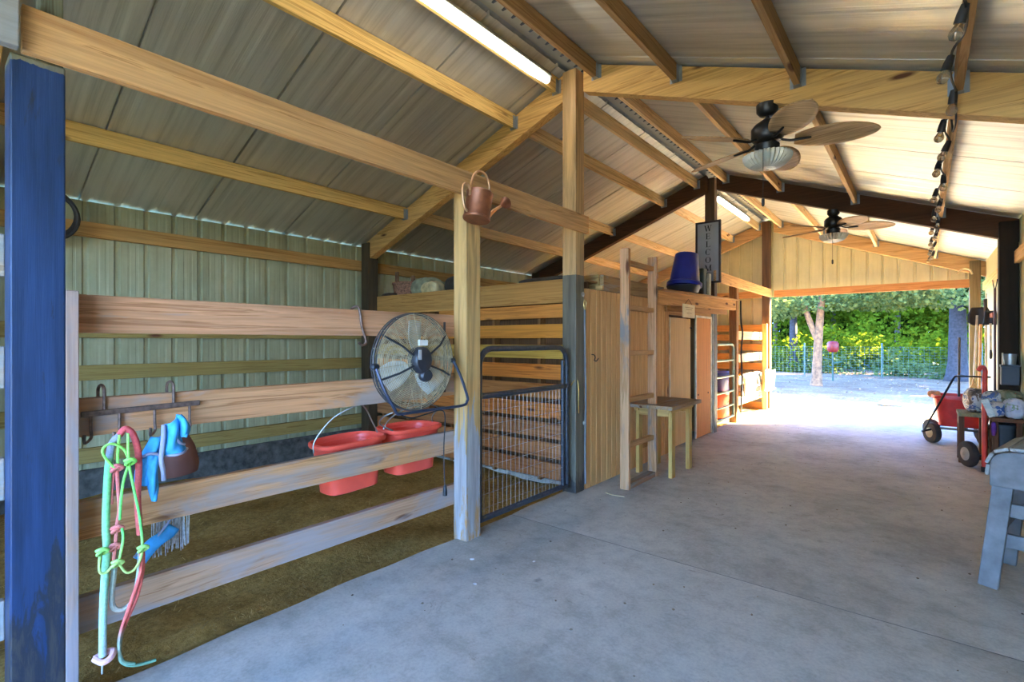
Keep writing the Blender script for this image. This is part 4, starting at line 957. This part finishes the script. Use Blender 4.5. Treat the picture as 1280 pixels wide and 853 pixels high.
MB().lathe([(0, -.03), (.02, -.042), (.03, -.034), (.09, -.03), (.092, .03), (.03, .034), (.02, .042), (0, .03)], Mw, 24).build('hub', plain('hub_grey', (150, 146, 132), .6), wv, smooth=40)
MB().tube([(.385, 7.36, .14), (.515, 7.30, .14)], .012, 8).build('axle', BKP, t, smooth=45)
t = thing('supply_table', (.67, 7.32, 0), 'rough brown plank table under the heaped feed bags', 'table')
MB().box((.55, 7.12, .54), (.79, 7.47, .58)).build('top', wy((120, 78, 52)), t, bev=.003)
for (x, y) in ((.735, 7.14), (.56, 7.41), (.735, 7.41), (.56, 7.14)): MB().box((x, y, 0), (x + .045, y + .045, .54)).build('leg', wz((104, 70, 46)), t, bev=.003)
def m_bag(name, stops):
    tt = NT(name); n = tt.noise(tt.coord(), 7., 3, .6, 1.); e = []
    tt.col(tt.ramp(n, [(p_, lin(c_)) for p_, c_ in stops])).set(.5, 0, .4); tt.bump(n, .3, .01)
    for nd in tt.t.nodes:
        if nd.type == 'VALTORGB': nd.color_ramp.interpolation = 'CONSTANT'
    return tt.m
sack('cloth_bundle', None, .46, 7.74, .567, .085, .12, .13, 'heap of blue, white and brown cloth piled on the low worn bench', 'cloth', 15, mat=m_bag('cloth_print', [(0, (150, 148, 140)), (.40, (70, 92, 136)), (.47, (196, 190, 176)), (.54, (110, 92, 76)), (.62, (70, 66, 60)), (.7, (176, 170, 160))]))
sack('feed_bag', None, .575, 7.22, .585, .075, .11, .08, 'white and blue printed feed bag at the table edge over the red truck', 'bag', 20, mat=m_bag('bag_a', [(0, (170, 176, 176)), (.42, (210, 206, 196)), (.5, (60, 96, 150)), (.56, (190, 186, 176)), (.68, (90, 80, 70))]))
sack('feed_bag', None, .585, 7.34, .70, .085, .12, .07, 'blue-patched feed bag on top of the heap', 'bag', -15, mat=m_bag('bag_b', [(0, (110, 112, 110)), (.4, (64, 92, 140)), (.48, (180, 176, 164)), (.58, (120, 110, 92)), (.7, (60, 56, 50))]))
sack('feed_bag', None, .69, 7.33, .715, .10, .12, .07, 'olive feed bag with an orange corner lying on the heap by the dark post', 'bag', 25, mat=m_bag('bag_c', [(0, (118, 120, 88)), (.45, (140, 138, 108)), (.55, (96, 100, 72)), (.64, (190, 96, 60)), (.7, (130, 126, 96))]))
sack('feed_bag', None, .72, 7.17, .585, .075, .10, .10, 'crumpled white feed bag with green print hanging at the table front', 'bag', 10, mat=m_bag('bag_d', [(0, (206, 204, 208)), (.5, (190, 188, 200)), (.58, (130, 150, 110)), (.64, (212, 210, 214))]))
sack('feed_bag', None, .66, 7.30, .585, .05, .12, .06, 'dark brown feed bag between the white ones on the table', 'bag', 0, mat=m_bag('bag_e', [(0, (70, 52, 40)), (.5, (92, 66, 48)), (.6, (56, 44, 38))]))
t = thing('paper_packet', (.525, 7.1, .58), 'pale glossy paper packet sliding off the bag heap', 'packet')
MB().box((-.028, -.012, -.10), (.028, .012, .10), Mt((.525, 7.10, .68), (14, -20, 0))).build('packet', m_bag('packet_print', [(0, (190, 200, 196)), (.5, (214, 214, 206)), (.6, (150, 170, 160))]), t, bev=.004)
t = thing('wall_box', (.70, 7.42, .92), 'black box fixed to the thick dark post above the feed bags', 'box')
MB().box((.645, 7.36, .905), (.785, 7.49, 1.115)).build('body', plain('box_black', (36, 38, 40), .5), t, bev=.006)
MB().box((.64, 7.355, 1.095), (.79, 7.495, 1.12)).build('lid', plain('box_lid', (44, 46, 48), .5), t, bev=.004)
t = thing('metal_pail', (.71, 7.42, 1.12), 'small zinc pail standing on the black box', 'pail')
ZN = plain('zinc_pail', (170, 176, 178), .35, .7)
MB().lathe([(.045, 1.122), (.056, 1.235), (.053, 1.235), (.042, 1.13), (0, 1.128)], Mt((.715, 7.42, 0)), 20).build('body', ZN, t, smooth=40)
MB().box((.652, 7.37, 1.122), (.662, 7.41, 1.245)).build('card', plain('card_cream', (226, 214, 186), .7), t)
t = thing('storage_bin', (.67, 7.28, 0), 'dark storage bin standing under the plank table', 'bin')
MB().lathe([(.075, .0), (.09, .48), (.085, .48), (.07, .02), (0, .02)], Mt((.665, 7.28, 0)), 28, .9, .95, 5.).build('body', plain('bin_dark', (26, 30, 34), .5), t, smooth=40)
MB().lathe([(.096, .47), (.098, .50), (.08, .515), (0, .518)], Mt((.665, 7.28, 0)), 28, .9, .95, 5.).build('lid', plain('bin_lid', (38, 42, 46), .5), t, smooth=40)
sack('purple_cloth', (84, 40, 130), .565, 7.10, .40, .02, .02, .068, 'bright purple cloth bundle just below the plank table edge', 'cloth')  # purple cloth bundle, floats below the table edge with nothing holding it
tag(MB().lathe([(.05, 0), (.055, .1), (.05, .2), (.02, .24), (.018, .27), (0, .272)], Mt((.60, 7.03, 0)), 16).build('plastic_jug', plain('jug_white', (206, 204, 198), .5), smooth=40), 'white plastic jug on the floor behind the red hand truck', 'jug')

# tools along the cream wall
def tool(name, loc, label, cat): return thing(name, loc, label, cat)
DW = plain('tool_wood', (206, 152, 92), .6, var=.12, nscale=20); GW = plain('grey_wood', (196, 184, 160), .7, var=.12)
t = tool('garden_shovel', (.66, 10.0, .4), 'dark-bladed shovel hung blade up with a pale orange shaft by the doorway', 'shovel')
MB().tube([(.645, 10.05, .60), (.66, 10.0, 1.62)], .017, 8).build('shaft', DW, t, smooth=45)
def shov(u, v):
    w = .13 * (1 - .35 * max(0, u - .6) / .4) * (.55 + .45 * min(1, u * 5)); return (.645 + (v - .5) * 2 * w, 9.98 + .03 * math.cos((v - .5) * 3), 1.60 + .27 * u)
MB().grid(shov, 10, 8).build('blade', plain('blade_dark', (56, 46, 38), .5, .5), t, smooth='all', solid=.004)
t = tool('leaf_rake', (.70, 9.9, .4), 'rake with a pale grey shaft and dark grip hung on the cream wall', 'rake')
MB().tube([(.715, 9.9, .50), (.705, 9.88, 1.74)], .015, 8).build('shaft', GW, t, smooth=45)
MB().tube([(.705, 9.88, 1.74), (.70, 9.87, 1.98)], .021, 8).build('grip', plain('grip_dark', (54, 40, 32), .6), t, smooth=45)
MB().tube([(.71, 9.89, 1.98), (.715, 9.885, 2.06)], .004, 6).build('hang_loop', BKP, t)
t = tool('push_broom', (.52, 9.85, .4), 'broom with a flared tan straw head leaning at the doorway post', 'broom')
MB().tube([(.58, 9.86, .80), (.62, 10.0, 1.75)], .013, 8).build('shaft', GW, t, smooth=45)
MB().prism([(-.10, 0), (.10, 0), (.06, .20), (.045, .29), (.015, .29), (0, .2)], Matrix.Translation((.55, 9.88, .54)) @ Matrix.Rotation(R(90), 4, 'X'), .05).build('straw_head', plain('broom_straw', (178, 150, 100), .9, var=.2, nscale=60), t, bev=.01)
t = tool('feed_scoop', (.74, 9.5, .7), 'scoop with a black curved head hung upside down beside the rake', 'scoop')
MB().tube([(.735, 9.6, 1.22), (.735, 9.62, 1.62)], .013, 8).build('shaft', GW, t, smooth=45)
MB().grid(lambda u, v: (.735 + (v - .5) * .16 * (1 - .3 * u), 9.60 + .05 * math.cos((v - .5) * 3), 1.60 + .20 * u), 6, 6).build('head', plain('scoop_black', (36, 36, 40), .4), t, smooth='all', solid=.005)
MB().lathe([(.010, .05), (.018, 0), (.016, -.06), (.006, -.08)], Mt((.735, 9.59, 1.20)), 10).build('grip_end', plain('scoop_grip', (40, 34, 28), .6), t, smooth=45)
t = tool('long_pole', (.74, 8.8, .5), 'long dark red pole with a forked tip hung upright on the cream wall', 'pole')
MB().tube([(.72, 8.9, .72), (.72, 8.9, 2.05)], .013, 8).build('shaft', plain('pole_red', (70, 26, 24), .5), t, smooth=45)
MB().tube(curve([(.70, 8.9, 2.16), (.705, 8.9, 2.10), (.72, 8.9, 2.04), (.735, 8.9, 2.10), (.742, 8.9, 2.17)], 4), .005, 6).build('fork_tip', BKP, t, smooth=45)
t = tool('tool_bracket', (.75, 9.7, 1.72), 'brown wall bracket with pegs behind the hanging rake', 'bracket')
MB().box((.725, 9.3, 1.70), (.752, 10.0, 1.76)).build('board', wy((140, 84, 56)), t, bev=.003)
tag(MB().tube(curve([(.44, 11.13, 2.50), (.52, 11.12, 2.57), (.60, 11.11, 2.55), (.63, 11.1, 2.47)], 5), .014, 8).build('bent_conduit', plain('conduit', (188, 170, 132), .5, .4), smooth=45), 'bent pale conduit arching at the top of the doorway post', 'conduit')

# small litter on the concrete
WH = plain('paper_white', (214, 214, 216), .8)
for i, (x, y, r) in enumerate([(-1.945, 2.03, .012), (-2.18, 2.25, .014), (-1.86, 2.47, .010), (-1.60, 1.07, .018), (-.93, 1.66, .014)]):
    b = MB(); b.lathe([(r, 0), (r * 1.1, .002), (r * .8, .004), (0, .005)], Mt((x, y, .0), (0, 0, i * 40)), 9, 1, .75)
    tag(b.build('paper_scrap', WH), ['white paper scrap on the concrete by the bleached post', 'flat white scrap near the bleached post foot', 'tiny white fleck on the concrete before the gate', 'largest white scrap at the bottom edge of the concrete', 'pale scrap lying beyond the twig on the concrete'][i], 'scrap')
tag(MB().tube([(-.97, 1.43, .006), (-.91, 1.41, .007)], .005, 6).build('twig', plain('twig', (176, 170, 150), .8)), 'short pale twig lying on the open concrete', 'twig')
t = tag(MB().tube(curve([(-2.20, 4.00, .004), (-2.12, 3.97, .006), (-2.02, 4.0, .004)], 4), .003, 5).build('straw_stalk', plain('straw_pale', (210, 190, 140), .8)), 'single straw stalk on the concrete near the ladder', 'straw')

# ------------------------------------------------------------------ outside
def m_ground():
    t = NT('yard'); v = t.coord(rnd=False); n1 = t.noise(v, .5, 6, .6); n2 = t.noise(v, 9., 7, .75); n3 = t.noise(v, 40, 3, .8)
    c = t.ramp(n1, [(.35, lin((180, 152, 114))), (.6, lin((202, 174, 134)))])
    c = t.mix(.6, c, t.ramp(n2, [(.36, (.42, .38, .36, 1)), (.6, W1)]), 'MULTIPLY'); c = t.mix(.4, c, t.ramp(n3, [(.4, (.55, .5, .5, 1)), (.6, W1)]), 'MULTIPLY')
    t.col(c).set(.95, 0, .1); t.bump(n2, .6, .04); return t.m
b = MB(); b.grid(lambda u, v: (-60 + 120 * u, -40 + 130 * v, -.12), 2, 2)
struct(b.build('ground', plain('darkened_field', (74, 78, 54), .95, var=.3, nscale=3), origin=(0, 0, -.12)))  # dark colour stands in for shade on the ground outside, cuts warm bounce
m_ground()
b = MB(); b.grid(lambda u, v: (-9 + 13 * u, 11.28 + 16 * v, -.03 + .02 * math.sin(u * 23) * math.sin(v * 31) - .05 * v), 30, 40)
struct(b.build('ground', bpy.data.materials['yard'], smooth='all', origin=(0, 20, 0)))
def m_litter_shade():  # leaf litter, its colour darkened to carry the yard's shade
    t = NT('shade_litter'); v = t.coord(rnd=False); n1 = t.noise(v, .9, 6, .6); n2 = t.noise(v, 14., 7, .8)
    c = t.mix(.75, t.ramp(n1, [(.35, lin((112, 84, 64))), (.6, lin((140, 110, 84)))]), t.ramp(n2, [(.36, (.35, .3, .3, 1)), (.62, (1.2, 1.15, 1.1, 1))]), 'MULTIPLY')
    t.col(c).set(.95, 0, .1); t.bump(n2, .7, .04); return t.m
b = MB(); b.grid(lambda u, v: (-12 + 18 * u, 14.6 + .5 * math.sin(u * 17) + .25 * math.sin(u * 41) + 16 * v, -.0 + .012 * math.sin(u * 23) * math.sin(v * 31) - .05 * v + (.0 if v > .02 else -.06)), 60, 40)
struct(b.build('ground', m_litter_shade(), smooth='all', origin=(0, 22, 0)))

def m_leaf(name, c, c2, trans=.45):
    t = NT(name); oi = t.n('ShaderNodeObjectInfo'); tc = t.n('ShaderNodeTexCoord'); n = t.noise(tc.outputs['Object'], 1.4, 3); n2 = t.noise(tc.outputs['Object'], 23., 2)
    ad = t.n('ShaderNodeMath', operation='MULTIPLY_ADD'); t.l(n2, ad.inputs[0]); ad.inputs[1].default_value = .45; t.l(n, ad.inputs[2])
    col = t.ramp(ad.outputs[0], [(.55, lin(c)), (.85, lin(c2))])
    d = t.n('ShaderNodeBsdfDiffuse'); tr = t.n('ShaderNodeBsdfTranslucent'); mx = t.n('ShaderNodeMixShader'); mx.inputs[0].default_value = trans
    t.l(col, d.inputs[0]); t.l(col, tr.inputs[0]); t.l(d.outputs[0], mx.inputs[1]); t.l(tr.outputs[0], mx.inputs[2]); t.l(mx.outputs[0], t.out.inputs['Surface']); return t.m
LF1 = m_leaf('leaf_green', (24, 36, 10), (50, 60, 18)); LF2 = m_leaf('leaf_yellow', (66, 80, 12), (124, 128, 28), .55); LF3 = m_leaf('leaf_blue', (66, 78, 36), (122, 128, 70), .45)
BARK = plain('bark', (96, 78, 64), .9, var=.3, nscale=12, bump=.8); BARKL = plain('bark_light', (118, 82, 52), .9, var=.25, nscale=12, bump=.8); BARKD = plain('bark_dark', (48, 42, 42), .9, var=.3, nscale=12, bump=.8)
def leaf_verts(b, c, rad, n, size, needle=False, shell=.5):
    for i in range(n):
        while True:
            p = Vector((random.uniform(-1, 1), random.uniform(-1, 1), random.uniform(-1, 1)))
            if p.length <= 1: break
        p = p.normalized() * (p.length ** shell)
        q = Vector((c[0] + p.x * rad[0], c[1] + p.y * rad[1], c[2] + p.z * rad[2]))
        d = Vector((random.gauss(0, 1), random.gauss(0, 1), random.gauss(0, .6))).normalized(); u = d.orthogonal().normalized(); u = (Matrix.Rotation(random.uniform(0, 6.28), 3, d) @ u)
        s_ = size * random.uniform(.6, 1.3); w = s_ * (.12 if needle else .42)
        b.add([q, q + d * s_ * .5 + u * w, q + d * s_, q + d * s_ * .5 - u * w], [(0, 1, 2, 3)])
def tree(name, x, y, h, r, crown, mat, bark, label, n=2600, size=.16, group=None, lean=0., tr=.14, fork=False, zb=-.12):
    t = thing(name, (x, y, zb), label, 'tree', group)
    pts = curve([(x, y, zb - .05), (x + lean * .2, y, zb + h * .25), (x + lean * .6, y + .1, zb + h * .55), (x + lean, y + .15, zb + h * .95)], 5)
    m = len(pts); b = MB().tube(pts, [tr * 1.5] + [tr * 1.15] + [tr * (1 - .75 * k / m) for k in range(2, m)], 10)
    b.build('trunk', bark, t, smooth='all')
    if fork: MB().tube(curve([(x + lean * .25, y, zb + h * .22), (x - .35, y + .05, zb + h * .42), (x - .75, y, zb + h * .8)], 5), [tr * .7 * (1 - .06 * k) for k in range(11)], 8).build('branch', bark, t, smooth='all')
    b = MB()
    for (cx, cy, cz, rx, ry, rz, frac) in crown: leaf_verts(b, (x + cx, y + cy, zb + cz), (rx, ry, rz), int(n * frac), size)
    b.build('crown', mat, t)
    return t
# yard tree seen through the doorway
tree('yard_tree', -2.55, 17.95, 6.5, 1, [(0, 0, 3.6, 3.2, 2.4, 1.2, .35), (1.6, .4, 2.9, 1.6, 1.4, .5, .15), (-1.6, .2, 2.75, 1.5, 1.4, .6, .15), (3.2, .6, 3.3, 2., 1.6, .9, .2), (0, .5, 5.4, 2.6, 2., 1.4, .15)], LF3, BARKL, 'slender tan-barked tree standing in the yard beyond the doorway', n=16000, size=.12, lean=.32, tr=.15, fork=True)
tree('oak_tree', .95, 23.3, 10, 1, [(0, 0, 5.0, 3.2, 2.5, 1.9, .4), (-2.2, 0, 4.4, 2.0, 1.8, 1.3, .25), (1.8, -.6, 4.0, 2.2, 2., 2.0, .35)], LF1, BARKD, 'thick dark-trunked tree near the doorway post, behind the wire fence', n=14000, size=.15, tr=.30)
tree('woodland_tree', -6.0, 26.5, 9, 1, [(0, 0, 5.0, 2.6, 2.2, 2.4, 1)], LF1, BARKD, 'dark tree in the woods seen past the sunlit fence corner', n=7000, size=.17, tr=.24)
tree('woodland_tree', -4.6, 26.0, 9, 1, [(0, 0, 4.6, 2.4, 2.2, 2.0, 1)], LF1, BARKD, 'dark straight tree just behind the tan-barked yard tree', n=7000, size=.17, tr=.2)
# woods behind: copies of one yellow-green and one dark tree
g1 = 'tall leafy trees in the woods'
wt = tree('woodland_tree', -1.0, 33, 11, 1, [(0, 0, 2.0, 2.2, 2., 2.0, .4), (.4, 0, 5.5, 3.0, 2.2, 2.8, .6)], LF2, BARK, 'yellow-green leafy tree in the woods beyond the wire fence', n=7000, size=.20, group=g1, tr=.16)
for (x, y) in ((-7, 34), (-4.2, 36), (1.8, 35), (-10.5, 36), (4.5, 34)):
    dup(wt, (x, y, -.12), wt['label'], g1)
g2 = 'dark leafy trees at the back of the woods'
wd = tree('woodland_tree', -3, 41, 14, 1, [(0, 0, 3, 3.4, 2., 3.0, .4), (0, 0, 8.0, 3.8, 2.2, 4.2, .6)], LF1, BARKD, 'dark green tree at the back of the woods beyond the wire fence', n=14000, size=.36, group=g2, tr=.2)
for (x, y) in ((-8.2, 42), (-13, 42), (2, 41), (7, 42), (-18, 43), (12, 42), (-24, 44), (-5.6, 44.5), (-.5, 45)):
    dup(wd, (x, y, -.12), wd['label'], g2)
# understory
b = MB()
for i in range(34):
    x = random.uniform(-9, 3.5); y = random.uniform(25.5, 31); leaf_verts(b, (x, y, random.uniform(.2, 1.3)), (random.uniform(.6, 1.3), .8, random.uniform(.5, 1.2)), 330, .17)
stuff(b.build('undergrowth', LF2), 'tangled bright green undergrowth along the edge of the woods', 'undergrowth')
b = MB()
for i in range(22):
    x = random.uniform(-9, 3.5); y = random.uniform(24.2, 27); leaf_verts(b, (x, y, random.uniform(-.1, .5)), (random.uniform(.6, 1.2), .6, random.uniform(.3, .7)), 260, .14)
stuff(b.build('undergrowth', LF3), 'low blue-green brush behind the wire fence', 'undergrowth')
# fallen leaves
b = MB()
for i in range(2600):
    x = random.uniform(-6, 1.6); y = 14 + 9 * random.random() ** .7; leaf_verts(b, (x, y, -.05), (.02, .02, .015), 1, .07)
stuff(b.build('fallen_leaves', plain('dry_leaf', (128, 100, 78), .9, var=.35)), 'dry leaves strewn over the shaded yard', 'leaves')
# wire fence
t = thing('wire_fence', (-3, 23.8, -.1), 'see-through wire mesh fence across the yard before the woods', 'fence')
FW = plain('fence_wire', (74, 104, 90), .6, .1)
b = MB()
for k in range(13): b.tube([(-10, 23.8, -.05 + k * .1), (3.5, 23.8, -.05 + k * .1)], .0036, 4)
x = -10
while x < 3.5: b.tube([(x, 23.8, -.08), (x, 23.8, 1.16)], .0036, 4); x += .15
b.build('mesh', FW, t)
for x in (-9, -6.4, -3.8, -1.2, 1.6, 3.4): MB().tube([(x, 23.84, -.15), (x, 23.84, 1.3)], .03, 8).build('post', plain('tpost_%d' % int(x * 10), (70, 86, 76), .6), t, smooth=45)
# red feeder
t = thing('seed_feeder', (-2.55, 20.6, -.1), 'round red feeder on a green stake near the tan-barked tree', 'feeder')
MB().lathe([(0, .98), (.13, 1.0), (.18, 1.08), (.18, 1.3), (.14, 1.36), (0, 1.38)], Mt((-2.42, 20.6, 0)), 18).build('drum', plain('feeder_red', (120, 10, 8), .5), t, smooth=45)
MB().tube([(-2.42, 20.6, -.1), (-2.42, 20.6, 1.0)], .03, 8).build('stake', plain('stake_green', (34, 56, 40), .6), t, smooth=45)
for (dx, z) in ((-.18, .72), (.16, .6), (-.1, .45)): MB().tube([(-2.42, 20.6, z), (-2.42 + dx * 1.6, 20.55, z + .06)], .025, 6).build('perch', plain('perch_%d' % int(z * 100), (40, 66, 48), .6), t, smooth=45)
b = MB().lathe([(.16, 0), (.20, .03), (.15, .10), (.05, .13), (0, .13)], Mt((-.56, 13.68, -.05)), 9, 1.2, .7)
tag(b.build('field_stone', plain('stone', (150, 128, 104), .9, var=.2, bump=.4)), 'flat brown stone lying on the sunlit dirt outside the doorway', 'stone')
# out-of-view tree line past the cream wall, added to shade the yard
g3 = 'unseen trees added to shade the yard'
st_ = tree('added_shade_tree', 9.5, 24.6, 13, 1, [(0, 0, 4.2, 2.0, 2.2, 2.0, .3), (0, 0, 8.2, 2.4, 2.6, 3.6, .7)], LF1, BARKD, 'unseen tall tree added in a row past the cream wall to shade the yard', n=9000, size=.34, tr=.2, group=g3)
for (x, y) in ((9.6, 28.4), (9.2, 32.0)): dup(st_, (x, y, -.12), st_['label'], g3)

# ------------------------------------------------------------------ light
sun = bpy.data.lights.new('sun', 'SUN'); so = bpy.data.objects.new('sun', sun); COL.objects.link(so)
d = Vector((-.755, -.655, 0)).normalized() * math.cos(R(29)) + Vector((0, 0, -math.sin(R(29))))
so.rotation_euler = d.to_track_quat('-Z', 'Y').to_euler(); sun.energy = 72.; sun.angle = R(.6); sun.color = (1, .86, .50)
w = bpy.data.worlds.new('world'); S.world = w; w.use_nodes = True; nt_ = w.node_tree; bg = nt_.nodes['Background']
tc = nt_.nodes.new('ShaderNodeTexCoord'); sx = nt_.nodes.new('ShaderNodeSeparateXYZ'); nt_.links.new(tc.outputs['Generated'], sx.inputs[0])
rp = nt_.nodes.new('ShaderNodeValToRGB'); nt_.links.new(sx.outputs['Z'], rp.inputs[0])
e = rp.color_ramp.elements; e[0].position = 0.; e[0].color = (.34, .61, 1., 1); e[1].position = .5; e[1].color = (.10, .32, 1., 1)
nt_.links.new(rp.outputs[0], bg.inputs[0]); bg.inputs[1].default_value = 11.

vs = S.view_settings; vs.view_transform = 'Standard'; vs.look = 'None'; vs.exposure = 1.70; vs.gamma = 1.; vs.use_curve_mapping = False
c = S.cycles; c.use_denoising = True; c.denoiser = 'OPENIMAGEDENOISE'; c.denoising_input_passes = 'RGB_ALBEDO_NORMAL'
c.max_bounces = 10; c.diffuse_bounces = 7; c.glossy_bounces = 3; c.transmission_bounces = 6; c.transparent_max_bounces = 6; c.sample_clamp_indirect = 6.; c.caustics_reflective = False; c.caustics_refractive = False
